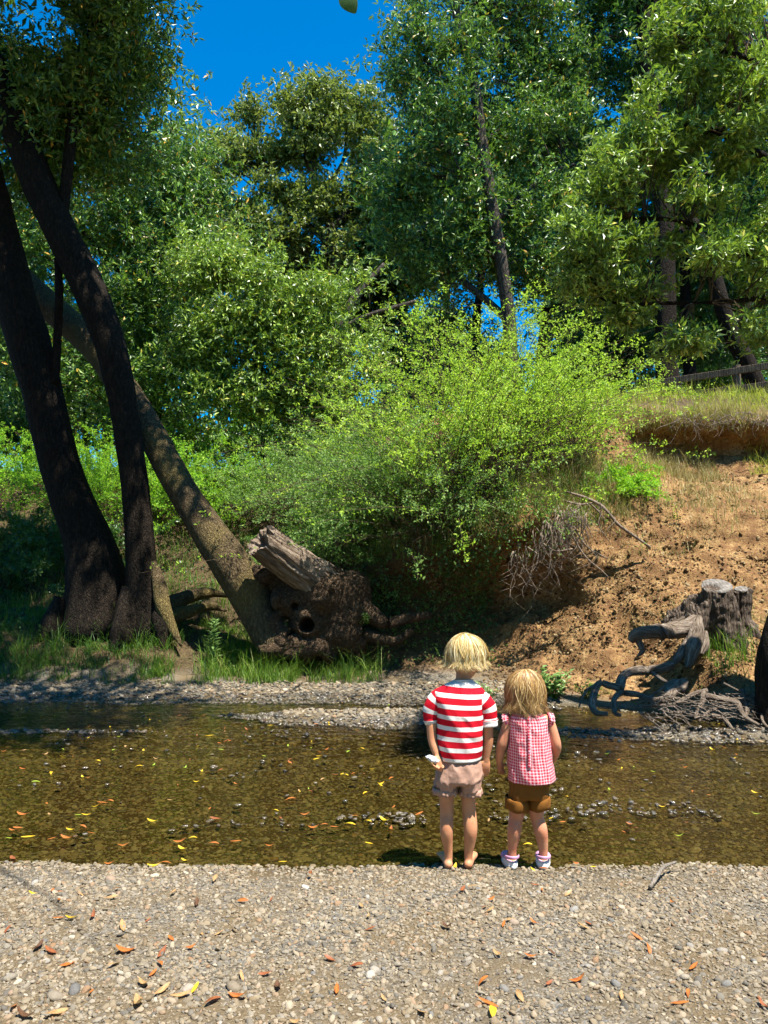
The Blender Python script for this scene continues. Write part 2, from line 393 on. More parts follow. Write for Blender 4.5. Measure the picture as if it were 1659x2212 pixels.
# water
WATER_Z = -0.03
wx = np.concatenate([[-70, -30, -15], np.arange(-10, 10.1, 0.5), [15, 30, 70]]); wy = np.arange(3.2, 9.6, 0.4)
WX, WY = np.meshgrid(wx, wy); WV = np.column_stack([WX.ravel(), WY.ravel(), np.full(WX.size, WATER_Z)])
k_ = np.arange(len(wy) - 1)[:, None] * len(wx); j_ = np.arange(len(wx) - 1)[None, :]
WQ = np.stack([k_ + j_, k_ + j_ + 1, k_ + len(wx) + j_ + 1, k_ + len(wx) + j_], -1).reshape(-1, 4)
m = NM('clear_stream_water'); co = m.coord()
r1 = m.n('TexNoise', Vector=m.scaled(co, (3.0, 7.0, 1)), Scale=1.6, Detail=3.0, Roughness=0.55)
r2 = m.n('TexNoise', Vector=m.scaled(co, (10.0, 22.0, 1)), Scale=2.0, Detail=2.0)
calm = m.ramp(m.n('TexNoise', Vector=co, Scale=0.9, Detail=2.0), [(0.42, (.12, .12, .12)), (0.62, (1, 1, 1))])
h = m.math('ADD', m.math('MULTIPLY', r1, 0.9), m.math('MULTIPLY', m.math('MULTIPLY', r2, 0.35), calm))
nb = m.bump(h, 0.42, 0.03)
fr = m.n('Fresnel', IOR=1.33, Normal=nb)
tr = m.n('BsdfTransparent', Color=(0.56, 0.525, 0.33))
gl = m.n('BsdfGlossy', Color=(1, 1, 1), Roughness=0.04, Normal=nb)
M_water = m.done(m.n('MixShader', i0=fr, i1=tr, i2=gl))
water = mk('stream_water', WV, WQ, M_water, kind='structure')

# pebbles: prototypes live inside a node group, one instance per point
def pebble_nodes(name, mat, lump=0.35, flatten=1.0, sub=2):
    ng = bpy.data.node_groups.new(name, 'GeometryNodeTree')
    ng.interface.new_socket('Geometry', in_out='INPUT', socket_type='NodeSocketGeometry'); ng.interface.new_socket('Geometry', in_out='OUTPUT', socket_type='NodeSocketGeometry')
    N, L = ng.nodes.new, ng.links.new
    gi, go = N('NodeGroupInput'), N('NodeGroupOutput'); jn = N('GeometryNodeJoinGeometry')
    for k in range(5):
        ico = N('GeometryNodeMeshIcoSphere'); ico.inputs['Radius'].default_value = 1; ico.inputs['Subdivisions'].default_value = sub
        pos = N('GeometryNodeInputPosition'); nz = N('ShaderNodeTexNoise'); nz.noise_dimensions = '4D'; nz.inputs['Scale'].default_value = 0.75; nz.inputs['W'].default_value = 3.7 * k + 1; nz.inputs['Detail'].default_value = 2
        sub_ = N('ShaderNodeVectorMath'); sub_.operation = 'SUBTRACT'; sub_.inputs[1].default_value = (.5, .5, .5)
        sc = N('ShaderNodeVectorMath'); sc.operation = 'SCALE'; sc.inputs['Scale'].default_value = lump * 4
        sp = N('GeometryNodeSetPosition'); sm = N('GeometryNodeSetShadeSmooth'); ma = N('GeometryNodeSetMaterial'); ma.inputs['Material'].default_value = mat
        g2 = N('GeometryNodeGeometryToInstance')
        L(pos.outputs[0], nz.inputs['Vector']); L(nz.outputs[1], sub_.inputs[0]); L(sub_.outputs[0], sc.inputs[0]); L(sc.outputs[0], sp.inputs['Offset'])
        L(ico.outputs['Mesh'], sp.inputs['Geometry']); L(sp.outputs[0], sm.inputs['Geometry']); L(sm.outputs[0], ma.inputs['Geometry']); L(ma.outputs[0], g2.inputs[0]); L(g2.outputs[0], jn.inputs[0])
    ip = N('GeometryNodeInstanceOnPoints'); ip.inputs['Pick Instance'].default_value = True
    rv = N('FunctionNodeRandomValue'); rv.data_type = 'INT'; rv.inputs[4].default_value = 0; rv.inputs[5].default_value = 4
    a1 = N('GeometryNodeInputNamedAttribute'); a1.data_type = 'FLOAT_VECTOR'; a1.inputs['Name'].default_value = 'rot'
    a2 = N('GeometryNodeInputNamedAttribute'); a2.data_type = 'FLOAT_VECTOR'; a2.inputs['Name'].default_value = 'size'
    er = N('FunctionNodeEulerToRotation')
    L(gi.outputs[0], ip.inputs['Points']); L(jn.outputs[0], ip.inputs['Instance']); L(rv.outputs[2], ip.inputs['Instance Index'])
    L(a1.outputs[0], er.inputs[0]); L(er.outputs[0], ip.inputs['Rotation']); L(a2.outputs[0], ip.inputs['Scale']); L(ip.outputs[0], go.inputs[0])
    return ng
def scatter(name, pts, r, ng, parent=None, flat=0.6, tilt=0.35, align=None, **kw):
    n = len(pts); size = np.column_stack([r * rng.uniform(.85, 1.35, n), r * rng.uniform(.65, 1.0, n), r * rng.uniform(flat * .7, flat * 1.25, n)])
    rot = np.column_stack([rng.normal(0, tilt, n), rng.normal(0, tilt, n), rng.uniform(0, 6.28, n)])
    me = bpy.data.meshes.new(name); me.vertices.add(n); me.vertices.foreach_set('co', np.asarray(pts, np.float32).ravel())
    for k, a in (('rot', rot), ('size', size)):
        me.attributes.new(k, 'FLOAT_VECTOR', 'POINT').data.foreach_set('vector', a.astype(np.float32).ravel())
    o = bpy.data.objects.new(name, me); C.objects.link(o); md = o.modifiers.new('pebbles', 'NODES'); md.node_group = ng
    if parent: o.parent = parent
    return props(o, **kw)
PEB = [(0.0, (.11, .105, .10)), (.12, (.17, .165, .155)), (.28, (.23, .20, .155)), (.42, (.28, .25, .20)), (.55, (.20, .16, .11)), (.66, (.31, .275, .22)), (.78, (.23, .22, .205)), (.88, (.37, .34, .29)), (.95, (.26, .17, .105)), (1, (.45, .43, .39))]
def pebble_mat(name, dark=1.0, rough=0.75, tint=(1, 1, 1), rnd='inst', spec=.3):
    m = NM(name); co = m.coord(); c = m.ramp(m.inst() if rnd == 'inst' else m.island(), [(p, tuple(v * dark * t for v, t in zip(cc, tint))) for p, cc in PEB])
    nz = m.n('TexNoise', Vector=co, Scale=2.5, Detail=6.0, Roughness=.7)
    c = m.mix(m.ramp(nz, [(.35, (0, 0, 0)), (.7, (.6, .6, .6))]), c, m.mix(1.0, c, (.62, .56, .46), 'MULTIPLY'))
    return m.done(m.bsdf(c, rough, spec, m.bump(nz, .3, .05)))
M_dry = pebble_mat('dry_pebbles', .92, tint=(1.06, .98, .84)); M_bed = pebble_mat('stream_bed_pebbles', .8, 0.6, (1.0, .92, .68)); M_wetp = pebble_mat('wet_pebbles', 0.5, 0.13, (1, .95, .88), spec=.6)
NG_dry = pebble_nodes('dry_pebbles', M_dry); NG_bed = pebble_nodes('bed_pebbles', M_bed, sub=1); NG_wet = pebble_nodes('wet_pebbles', M_wetp)
M_clod = None
def lognorm(n, med, s, hi): return np.minimum(med * np.exp(rng.normal(0, s, n)), hi)
# near dry gravel
def near_pts(n, y0, y1, marg=0.7):
    y = np.sqrt(rng.uniform(y0 ** 2, y1 ** 2, n)); x = rng.uniform(-1, 1, n) * (0.5 * y + marg); return x, y
x, y = near_pts(100000, 1.7, 4.05, 1.4); keep = (vnoise(np.column_stack([x * 2.2, y * 2.2, x * 0]), 4) * .75 + .4 > rng.random(len(x)))
x, y = x[keep], y[keep]; z = gz_at(x, y); ok = z > WATER_Z - .006; x, y, z = x[ok], y[ok], z[ok]
r = lognorm(len(x), .0048, .5, .015)
scatter('gravel', np.column_stack([x, y, z + r * .1]), r, NG_dry, ground, kind='stuff')
x, y = near_pts(36000, 3.85, 6.2, 1.3); z = gz_at(x, y); ok = z < WATER_Z + .004; x, y, z = x[ok], y[ok], z[ok]; r = lognorm(len(x), .0105, .4, .024)
scatter('stream_bed_gravel', np.column_stack([x, y, z]), r, NG_bed, ground, flat=.45, tilt=.2, kind='stuff')
x, y = near_pts(16000, 6.0, 8.9); z = gz_at(x, y); ok = z < WATER_Z + .004; x, y, z = x[ok], y[ok], z[ok]; r = lognorm(len(x), .016, .4, .034)
scatter('stream_bed_gravel', np.column_stack([x, y, z]), r, NG_bed, ground, flat=.45, tilt=.2, kind='stuff')
# pebbles that break the surface: bars and shallows
x, y = near_pts(52000, 4.45, 9.6); z = gz_at(x, y)
pz = np.where(z > WATER_Z - .03, np.where(y < 6.2, .35, 1.0), np.where(vnoise(np.column_stack([x * 1.1, y * 2.5, x * 0]), 8) > .62, .03, .004))
ok = (rng.random(len(x)) < pz) & (y < 9.12) & ~((x > 1.8) & (y > 7.05)); x, y, z = x[ok], y[ok], z[ok]; r = lognorm(len(x), .0135, .45, .034)
deep = z < WATER_Z - .012; r = np.where(deep, lognorm(len(x), .016, .35, .03), np.where(y < 6.2, r * .75, r)); zz = np.where(deep, np.maximum(z, WATER_Z - r * .35), z + r * .15)
wetm = (zz < WATER_Z + .03) | ((x > 1.1) & (y < 7.3))
scatter('gravel', np.column_stack([x, y, zz])[wetm], r[wetm], NG_wet, ground, kind='stuff')
scatter('gravel', np.column_stack([x, y, zz])[~wetm], r[~wetm], NG_dry, ground, kind='stuff')

# the 300 largest stones, each a piece of its own
M_stone = pebble_mat('single_stones', 1.0, .75); M_stonew = pebble_mat('single_wet_stones', .45, .14, spec=.6)
def blob(seed, sub=2, lumpy=.35):
    import bmesh
    bm = bmesh.new(); bmesh.ops.create_icosphere(bm, subdivisions=sub, radius=1); V = np.array([v.co[:] for v in bm.verts]); F = np.array([[v.index for v in f.verts] for f in bm.faces]); bm.free()
    return V * (1 + lumpy * fbm(V * 1.1 + seed * 5.1, 2, seed))[:, None] * [1.15, .85, .55], F
STM = []
for k in range(8):
    V, F = blob(k + 40); me = raw_mesh('stone', V, F); me.materials.append(M_stone); STM.append(me)
STW = []
for k in range(4):
    V, F = blob(k + 60); me = raw_mesh('stone', V, F); me.materials.append(M_stonew); STW.append(me)
def stone(x, y, r, wet=False, z=None):
    o = bpy.data.objects.new('stone', random.choice(STW if wet else STM)); C.objects.link(o); o.parent = ground
    z = gz_at(x, y)[0] if z is None else z
    o.location = (x, y, z + r * .18); o.scale = (r, r, r); o.rotation_euler = (random.gauss(0, .2), random.gauss(0, .2), random.uniform(0, 6.28))
x, y = near_pts(190, 1.95, 3.6, .4)
for a, b in zip(x, y): stone(a, b, random.uniform(.008, .0135))
for px_, py_, r in [(160, 2155, 0.0230), (118, 2172, 0.0259), (405, 2154, 0.0187), (540, 2170, 0.0144), (810, 2105, 0.0216), (800, 2115, 0.0202), (1090, 2150, 0.0173), (505, 2150, 0.0245), (1480, 2125, 0.0202), (1570, 2140, 0.0173),
                    (75, 1890, 0.0216), (240, 1880, 0.0245), (185, 1892, 0.0187), (660, 1902, 0.0187), (1240, 1960, 0.0187), (1560, 2060, 0.0187), (1110, 1990, 0.0216), (20, 2125, 0.0216), (1010, 2080, 0.0158), (1330, 2140, 0.0173)]:
    g_ = PG(px_, py_, .05); stone(g_[0], g_[1], r)
x, y = near_pts(400, 4.2, 7.6, .2); z = gz_at(x, y); n_ = 0
for a, b, c_ in zip(x, y, z):
    if WATER_Z - .07 < c_ < WATER_Z + .01 and n_ < 60 and vnoise(np.array([[a * 1.2, b * 2, 3.0]]), 8)[0] > .45:
        r = random.uniform(.014, .028); stone(a, b, r, True, max(c_, WATER_Z - r * .55)); n_ += 1
# crumbled soil on the bare bank
def clod_mat():
    m = NM('soil_clods'); co = m.coord(); nz = m.n('TexNoise', Vector=co, Scale=2.0, Detail=6.0)
    c = m.ramp(m.inst(), [(0, (.07, .037, .019)), (.4, (.2, .118, .052)), (.75, (.34, .215, .098)), (1, (.46, .345, .195))])
    return m.done(m.bsdf(c, .95, .1, m.bump(nz, .6, .2)))
NG_clod = pebble_nodes('soil_clods', clod_mat(), .7)
p_, n_ = on_ground(16000, 7.6, 11.6, 0.6, 6.2, lambda c, t: .35 + 1.3 * (vnoise(c * 1.4, 13) > .5) + (t < 9.6) * .8)
scatter('soil_clods', p_, lognorm(len(p_), .010, .5, .032), NG_clod, ground, flat=.75, tilt=.8, kind='stuff')
p_, n_ = on_ground(1500, 6.7, 7.8, 1.2, 5.5)
scatter('soil_clods', p_, lognorm(len(p_), .010, .5, .035), NG_clod, ground, flat=.75, tilt=.8, kind='stuff')
# ------------------------------------------------------------------ trees and shrubs
M_barkd = bark_mat('shade_darkened_laurel_bark', (.009, .0065, .0045), (.032, .023, .015), (.062, .047, .031), (15, 15, 5))  # dark bay bark, lowered further in tone to stand in for deep trunk shade
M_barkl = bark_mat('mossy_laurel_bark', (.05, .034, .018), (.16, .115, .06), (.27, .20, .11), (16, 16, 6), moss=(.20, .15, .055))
M_barkg = bark_mat('grey_oak_bark', (.03, .025, .02), (.11, .09, .07), (.2, .17, .14), (10, 10, 2.5))
M_twig = bark_mat('twig_bark', (.05, .035, .022), (.13, .095, .06), (.22, .17, .12), (20, 20, 8), strength=.3)
LEAF_BAY = leaf_mat('bay_leaves', [(0, (0.0192, 0.0535, 0.0128)), (.35, (0.0561, 0.137, 0.0256)), (.7, (0.16, 0.307, 0.0491)), (.93, (0.317, 0.491, 0.0864)), (.965, (0.427, 0.448, 0.064)), (.985, (0.85, 0.47, 0.064)), (1, (0.85, 0.47, 0.064))], (0.342, 0.64, 0.0427), .18, .42, .65)  # wide dark-to-bright spread per leaf paints in sun sparkle and shaded gaps
LEAF_BAYY = leaf_mat('sun_brightened_bay_leaves', [(0, (0.046, 0.091, 0.0164)), (.35, (0.118, 0.209, 0.0353)), (.7, (0.275, 0.429, 0.0647)), (.94, (0.495, 0.676, 0.111)), (.98, (0.624, 0.555, 0.0939)), (1, (0.624, 0.555, 0.0939))], (0.55, 0.85, 0.047), .18, .42, .65)  # brighter, yellower copy of the bay leaves with sunlight put into the colour
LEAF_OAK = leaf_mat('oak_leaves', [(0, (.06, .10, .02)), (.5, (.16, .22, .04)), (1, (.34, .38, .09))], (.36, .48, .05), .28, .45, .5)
LEAF_DARK = leaf_mat('shade_darkened_leaves', [(0, (0.021, 0.0613, 0.0175)), (.5, (0.049, 0.114, 0.0245)), (1, (0.105, 0.193, 0.0385))], (0.175, 0.42, 0.035), .3, .4, .5)  # darker leaf copy: the shade of the crowns is put into its colour
LEAF_BROOM = leaf_mat('broom_leaves', [(0, (.14, .27, .025)), (.4, (.26, .45, .03)), (.8, (.40, .58, .045)), (1, (.54, .66, .09))], (.55, .85, .05), .42, .5, .35)
LEAF_BROOMB = leaf_mat('bluish_broom_leaves', [(0, (.08, .17, .04)), (.5, (.16, .29, .06)), (1, (.30, .43, .11))], (.36, .66, .07), .38, .5, .4)
LEAF_SHRUB = leaf_mat('bright_shrub_leaves', [(0, (.09, .24, .02)), (.4, (.18, .42, .025)), (.8, (.28, .54, .03)), (1, (.42, .62, .05))], (.5, .85, .03), .45, .5, .35)

def leaves_mesh(pos, axis, nrm, L, W, fold=0.25, curl=0.0):
    """lens-shaped folded leaf: 2 triangles each side collapsed to one -> 4 vertices, 2 faces"""
    axis = unit(axis); side = unit(np.cross(axis, nrm)); nn = np.cross(side, axis)
    L = np.asarray(L)[:, None]; W = np.asarray(W)[:, None]
    b = pos; t = pos + axis * L - nn * L * curl
    mid = pos + axis * L * .45
    l = mid + side * W * .5 + nn * W * fold; r = mid - side * W * .5 + nn * W * fold
    V = np.stack([b, l, t, r], 1).reshape(-1, 3); k = np.arange(len(pos))[:, None] * 4
    return V, np.concatenate([k + [0, 2, 1], k + [0, 3, 2]])
def in_ellipsoid(n, c, r, shell=.5):
    d = unit(rng.normal(size=(n, 3))); q = rng.random(n) ** shell * (.62 + .72 * vnoise(d * 2.3 + np.asarray(c) * 1.7, 77))
    return c + d * q[:, None] * r * 1.12, d
def foliage(ells, n_spray, tips, lpt, L, spray_r=.35, thr=.42, nfreq=1.45, seed=0, W=.34, up=.35, shell=.45, flat=.65, droop=.1):
    """ells: [(centre, radii)] -> leaf mesh and the spray centres"""
    vol = np.array([np.prod(r) ** (2 / 3) for c, r in ells]); cnt = np.maximum((vol / vol.sum() * n_spray).astype(int), 3)
    S, D = [], []
    for (c, r), k in zip(ells, cnt):
        p, d = in_ellipsoid(int(k * 2.6), np.asarray(c), np.asarray(r), shell)
        ok = vnoise(p * nfreq + seed * 3.1, seed) > thr; p, d = p[ok][:k], d[ok][:k]; S.append(p); D.append(d)
    S = np.concatenate(S); D = np.concatenate(D); n = len(S)
    sr = spray_r * rng.uniform(.55, 1.25, n)
    T = np.repeat(S, tips, 0) + rng.normal(size=(n * tips, 3)) * np.repeat(sr, tips)[:, None] * [.6, .6, .6 * flat]
    TD = unit(np.repeat(D, tips, 0) * .7 + rng.normal(size=(n * tips, 3)) * .6 + [0, 0, up])
    m_ = len(T); Pn = np.repeat(T, lpt, 0); A = unit(np.repeat(TD, lpt, 0) * .55 + rng.normal(size=(m_ * lpt, 3)) * .75 + [0, 0, -droop])
    ll = L * rng.uniform(.6, 1.25, len(Pn)); Pn = Pn + A * (ll * .15)[:, None] - np.repeat(TD, lpt, 0) * (rng.random(len(Pn)) * L * 1.1)[:, None]
    nr = unit(rng.normal(size=(len(Pn), 3)) * .95 + [.1, -.15, .6])
    return leaves_mesh(Pn, A, nr, ll, ll * W * rng.uniform(.8, 1.25, len(Pn)), .22, .08), S
def E(x, y, d, rx, ry, rd):
    return (P(x, y, d), np.array([rx * d / FPX, rd, ry * d / FPX]))
def pxpath(pts, seg=12, n=None, bark=.05, seed=0, mat=None, bfreq=6):
    """trunk path: rows x, y, d, radius in photo units"""
    w = np.array([P(a, b, d) for a, b, d, r in pts]); r = np.array([rr * d / FPX for a, b, d, rr in pts])
    return tube(w, r, seg=seg, n=n or max(12, len(pts) * 8), bark=bark, seed=seed, bfreq=bfreq)
def branchlets(starts, ends, r0=.02, sag=.12, seed=0, n=5, seg=3):
    out = []
    for a, b in zip(starts, ends):
        mid = (a + b) / 2 + rng.normal(size=3) * np.linalg.norm(b - a) * .1 + [0, 0, sag * np.linalg.norm(b - a)]
        out.append(tube(np.array([a, mid, b]), np.array([r0, r0 * .6, r0 * .2]), seg=seg, n=n, cap=False))
    return join(out)
def make_tree(name, label, base, trunks, ells, leafmat, barkmat, n_spray, tips, lpt, L, group=None, cat='tree', limbs=(), twig_frac=.14, skel=None, seed=0, twig_r=.016, bark=.05, shade=None, **kw):
    base = np.array(base, float); base[2] = gz_at(base[0], base[1])[0]
    trunks = [([(tr[0][0], 1217 - (gz_at(P(*tr[0][:3])[0], tr[0][2])[0] - .1 - CAM_H) / tr[0][2] * FPX, tr[0][2], tr[0][3] * 1.15)] if P(*tr[0][:3])[2] > gz_at(P(*tr[0][:3])[0], tr[0][2])[0] else []) + list(tr) for tr in trunks]
    t = empty(name, base, label=label, cat=cat, group=group)
    for k, tr in enumerate(trunks):
        V, F = pxpath(tr, seg=20, n=40, bark=bark, seed=seed + k); mk('trunk', V, F, barkmat, t)
    for k, lb in enumerate(limbs):
        V, F = pxpath(lb, seg=9, n=24, bark=bark, seed=seed + 50 + k); mk('limb', V, F, barkmat, t)
    (V, F), S = foliage(ells, n_spray, tips, lpt, L, seed=seed, **kw)
    if shade:
        (V2, F2), S2_ = foliage(shade[0], shade[1], 4, 4, L * 2.1, seed=seed + 9, **kw); V, F = join([(V, F), (V2, F2)]); S = np.concatenate([S, S2_])
    mk('crown', V, F, leafmat, t, smooth=False)
    sk = []
    for tr in list(trunks) + list(limbs):
        w = np.array([P(a, b, d) for a, b, d, r in tr]); sk.append(resample(w, 24))
    if skel is not None: sk.append(np.asarray(skel))
    if sk and twig_frac > 0:
        sk = np.concatenate(sk); idx = rng.choice(len(S), max(3, int(len(S) * twig_frac)), replace=False); e = S[idx]
        low = sk[None] - e[:, None]; dist = np.linalg.norm(low, axis=2) + np.clip(low[:, :, 2], 0, None) * 2
        a = sk[dist.argmin(1)]; far = np.linalg.norm(a - e, axis=1) > 1.1
        a = np.where(far[:, None], e + unit(a - e) * 1.0, a)
        V, F = branchlets(a, e, twig_r, seed=seed); mk('twigs', V, F, M_twig if barkmat is not M_barkg else M_barkg, t, kind='stuff')
    return t

# --- left clump: two dark trunks from one stool
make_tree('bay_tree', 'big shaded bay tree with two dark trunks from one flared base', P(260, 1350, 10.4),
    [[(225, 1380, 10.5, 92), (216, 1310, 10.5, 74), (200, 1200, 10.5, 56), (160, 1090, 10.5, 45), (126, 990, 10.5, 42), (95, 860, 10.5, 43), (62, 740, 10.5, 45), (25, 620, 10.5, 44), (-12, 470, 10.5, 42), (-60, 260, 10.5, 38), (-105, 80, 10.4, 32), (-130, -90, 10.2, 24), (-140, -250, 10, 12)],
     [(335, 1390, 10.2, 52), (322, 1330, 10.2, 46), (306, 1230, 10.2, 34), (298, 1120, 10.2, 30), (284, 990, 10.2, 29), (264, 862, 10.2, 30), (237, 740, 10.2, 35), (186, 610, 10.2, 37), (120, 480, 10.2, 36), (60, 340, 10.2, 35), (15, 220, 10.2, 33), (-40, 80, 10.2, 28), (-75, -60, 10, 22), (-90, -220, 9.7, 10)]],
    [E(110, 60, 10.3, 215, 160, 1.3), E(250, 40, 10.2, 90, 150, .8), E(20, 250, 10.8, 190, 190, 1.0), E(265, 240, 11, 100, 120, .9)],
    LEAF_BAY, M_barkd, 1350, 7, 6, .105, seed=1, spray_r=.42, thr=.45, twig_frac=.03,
    shade=([(np.array([-1.5, 8.2, 10.4]), np.array([2.1, 1.2, .8])), (np.array([-4.2, 7.6, 9.4]), np.array([2.2, 1.7, 1.1])), (np.array([-1.2, 5.0, 8.6]), np.array([1.7, .9, .8])), (np.array([-4.4, 9.6, 10.8]), np.array([2.4, 1.4, 1.0])), (np.array([-2.4, 6.6, 8.9]), np.array([1.8, 1.0, .8])), (np.array([-.9, 5.7, 8.9]), np.array([1.7, 1.1, .7]))], 1150),
    limbs=[[(135, 470, 10.2, 12), (150, 330, 10.2, 13), (160, 230, 10.25, 12), (180, 130, 10.3, 11), (210, 30, 10.4, 9), (225, -60, 10.4, 8)], [(125, 560, 10.4, 8), (128, 640, 10.3, 9), (124, 740, 10.4, 9), (118, 830, 10.4, 10)]],
    skel=[P(225, -60, 10.4), P(100, -150, 10), (-2.6, 8, 7.6), (-5, 8, 7.2), (-1.6, 6.4, 7.6)])
def near_clumps():
    rg = np.random.default_rng(19); out = []
    while len(out) < 95:
        x, y = rg.uniform(1215, 1720), rg.uniform(-20, 745)
        lim = 1400 - (y - 90) * .44 if y < 470 else (1232 if y < 600 else 1232 + (y - 600) * .9)
        if x < lim + rg.uniform(-10, 40) or (1395 < x < 1505 and y > 440 and rg.random() < .8) or (y > 560 and rg.random() < .45) or (1510 < x < 1600 and 560 < y and rg.random() < .6): continue
        d = rg.uniform(5.2, 6.3); out.append(E(x, y, d, rg.uniform(30, 68), rg.uniform(16, 34), rg.uniform(.14, .3)))
    return out
# --- right side, near: laurel leaning in from beyond the frame, its foot at the frame edge
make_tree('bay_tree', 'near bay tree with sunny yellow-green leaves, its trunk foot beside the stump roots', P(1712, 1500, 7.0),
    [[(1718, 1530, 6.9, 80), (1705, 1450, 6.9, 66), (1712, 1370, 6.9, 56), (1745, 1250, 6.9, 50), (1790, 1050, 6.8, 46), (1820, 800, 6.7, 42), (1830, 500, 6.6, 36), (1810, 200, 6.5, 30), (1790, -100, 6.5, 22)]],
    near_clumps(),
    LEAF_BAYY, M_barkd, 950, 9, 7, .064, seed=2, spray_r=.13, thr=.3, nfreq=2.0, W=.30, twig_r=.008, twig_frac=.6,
    limbs=[[(1825, 640, 6.70, 14), (1700, 640, 6.10, 7), (1560, 652, 5.70, 5), (1440, 655, 5.75, 4), (1330, 655, 5.80, 3), (1290, 640, 5.80, 2)],
           [(1822, 760, 6.70, 14), (1720, 620, 6.10, 9), (1600, 540, 5.70, 7), (1480, 480, 5.70, 5), (1360, 470, 5.70, 3)],
           [(1830, 520, 6.60, 14), (1740, 400, 6.10, 10), (1620, 320, 5.65, 7), (1500, 270, 5.70, 5), (1420, 290, 5.70, 3)],
           [(1815, 280, 6.60, 12), (1720, 190, 6.05, 8), (1600, 120, 5.60, 5), (1520, 110, 5.60, 3)]])
# --- centre: tall laurel with a slim lit trunk
make_tree('bay_tree', 'tall bay tree with a slim slanting trunk showing through its crown behind the feathery shrubs', P(1100, 800, 16.6),
    [[(1106, 860, 16.6, 17), (1100, 700, 16.6, 15), (1082, 560, 16.5, 14), (1060, 430, 16.4, 14), (1040, 300, 16.4, 13), (1024, 180, 16.4, 12), (1000, 90, 16.4, 10), (985, 20, 16.4, 9), (970, -80, 16.4, 7)]],
    [E(950, 90, 16.6, 120, 120, 1.2), E(1110, 60, 17.2, 130, 130, 1.2), E(1010, 220, 16.9, 170, 110, 1.2), E(910, 330, 16.9, 110, 110, 1.1), E(1130, 300, 17.3, 140, 110, 1.2), E(1000, 440, 17.1, 160, 100, 1.2), E(900, 500, 17.2, 110, 85, 1), E(1150, 470, 17.3, 120, 90, 1.1), E(1060, 560, 17.2, 140, 60, 1), E(1190, 560, 17.2, 100, 80, 1), E(1190, 130, 17.4, 100, 120, 1.1), E(1040, -90, 17, 200, 110, 1.5), E(930, 585, 17.2, 100, 45, .9)],
    LEAF_BAY, M_barkg, 2250, 6, 6, .13, seed=3, spray_r=.42, thr=.47, twig_r=.02,
    limbs=[[(1096, 690, 16.6, 9), (1040, 640, 16.8, 8), (990, 600, 17, 7), (940, 560, 17.2, 5)], [(1070, 480, 16.5, 7), (1130, 420, 16.8, 6), (1200, 370, 17, 5), (1260, 350, 17.2, 3)], [(1028, 210, 16.4, 7), (960, 160, 16.5, 5), (900, 120, 16.7, 3)], [(1045, 330, 16.4, 6), (960, 300, 16.6, 5), (890, 290, 16.8, 3)]])
# --- sunlit laurel thicket left of centre
make_tree('bay_tree', 'bushy sunlit bay tree filling the space between the leaning trunk and the feathery shrubs', P(700, 930, 15.5),
    [[(690, 960, 15.6, 16), (705, 820, 15.6, 14), (730, 720, 15.6, 13), (770, 640, 15.6, 10), (830, 570, 15.7, 4)]],
    [E(640, 630, 14.8, 170, 85, 1.0), E(550, 720, 14.6, 150, 110, 1.0), E(700, 760, 14.9, 150, 110, 1.0), E(470, 600, 14.8, 110, 120, 1.0), E(590, 830, 14.6, 190, 75, .9), E(470, 780, 14.6, 120, 110, .9), E(680, 880, 14.8, 160, 50, .8)],
    LEAF_BAYY, M_barkg, 1800, 6, 6, .105, seed=4, spray_r=.38, thr=.48, twig_r=.016,
    limbs=[[(715, 780, 15.6, 8), (640, 690, 15.2, 6), (560, 620, 15, 4)], [(740, 710, 15.6, 7), (800, 680, 15.5, 5), (900, 650, 15.6, 4)]])
make_tree('bay_tree', 'leafy bay tree filling the view behind the two shaded trunks and the leaning trunk', P(330, 900, 16.5),
    [[(330, 940, 16.5, 14), (345, 800, 16.5, 12), (335, 650, 16.5, 11), (350, 500, 16.4, 8), (365, 380, 16.4, 4)]],
    [E(300, 420, 15.8, 150, 150, 1.2), E(390, 350, 16, 95, 100, 1.0), E(430, 480, 16, 110, 120, 1.1), E(330, 640, 15.8, 150, 140, 1.1), E(400, 790, 15.6, 130, 100, 1.0), E(200, 560, 16.2, 130, 150, 1.1), E(90, 480, 16.2, 130, 180, 1.1), E(110, 740, 16, 160, 130, 1.1), E(250, 790, 15.8, 130, 100, 1.0), E(10, 640, 16.4, 110, 180, 1.1)],
    LEAF_BAY, M_barkd, 1700, 6, 6, .13, seed=13, spray_r=.42, thr=.45, twig_r=.02, twig_frac=.06,
    limbs=[[(340, 700, 16.5, 8), (250, 580, 16.3, 6), (160, 480, 16.2, 4)], [(340, 620, 16.5, 7), (410, 520, 16.2, 5), (450, 440, 16, 3)]])
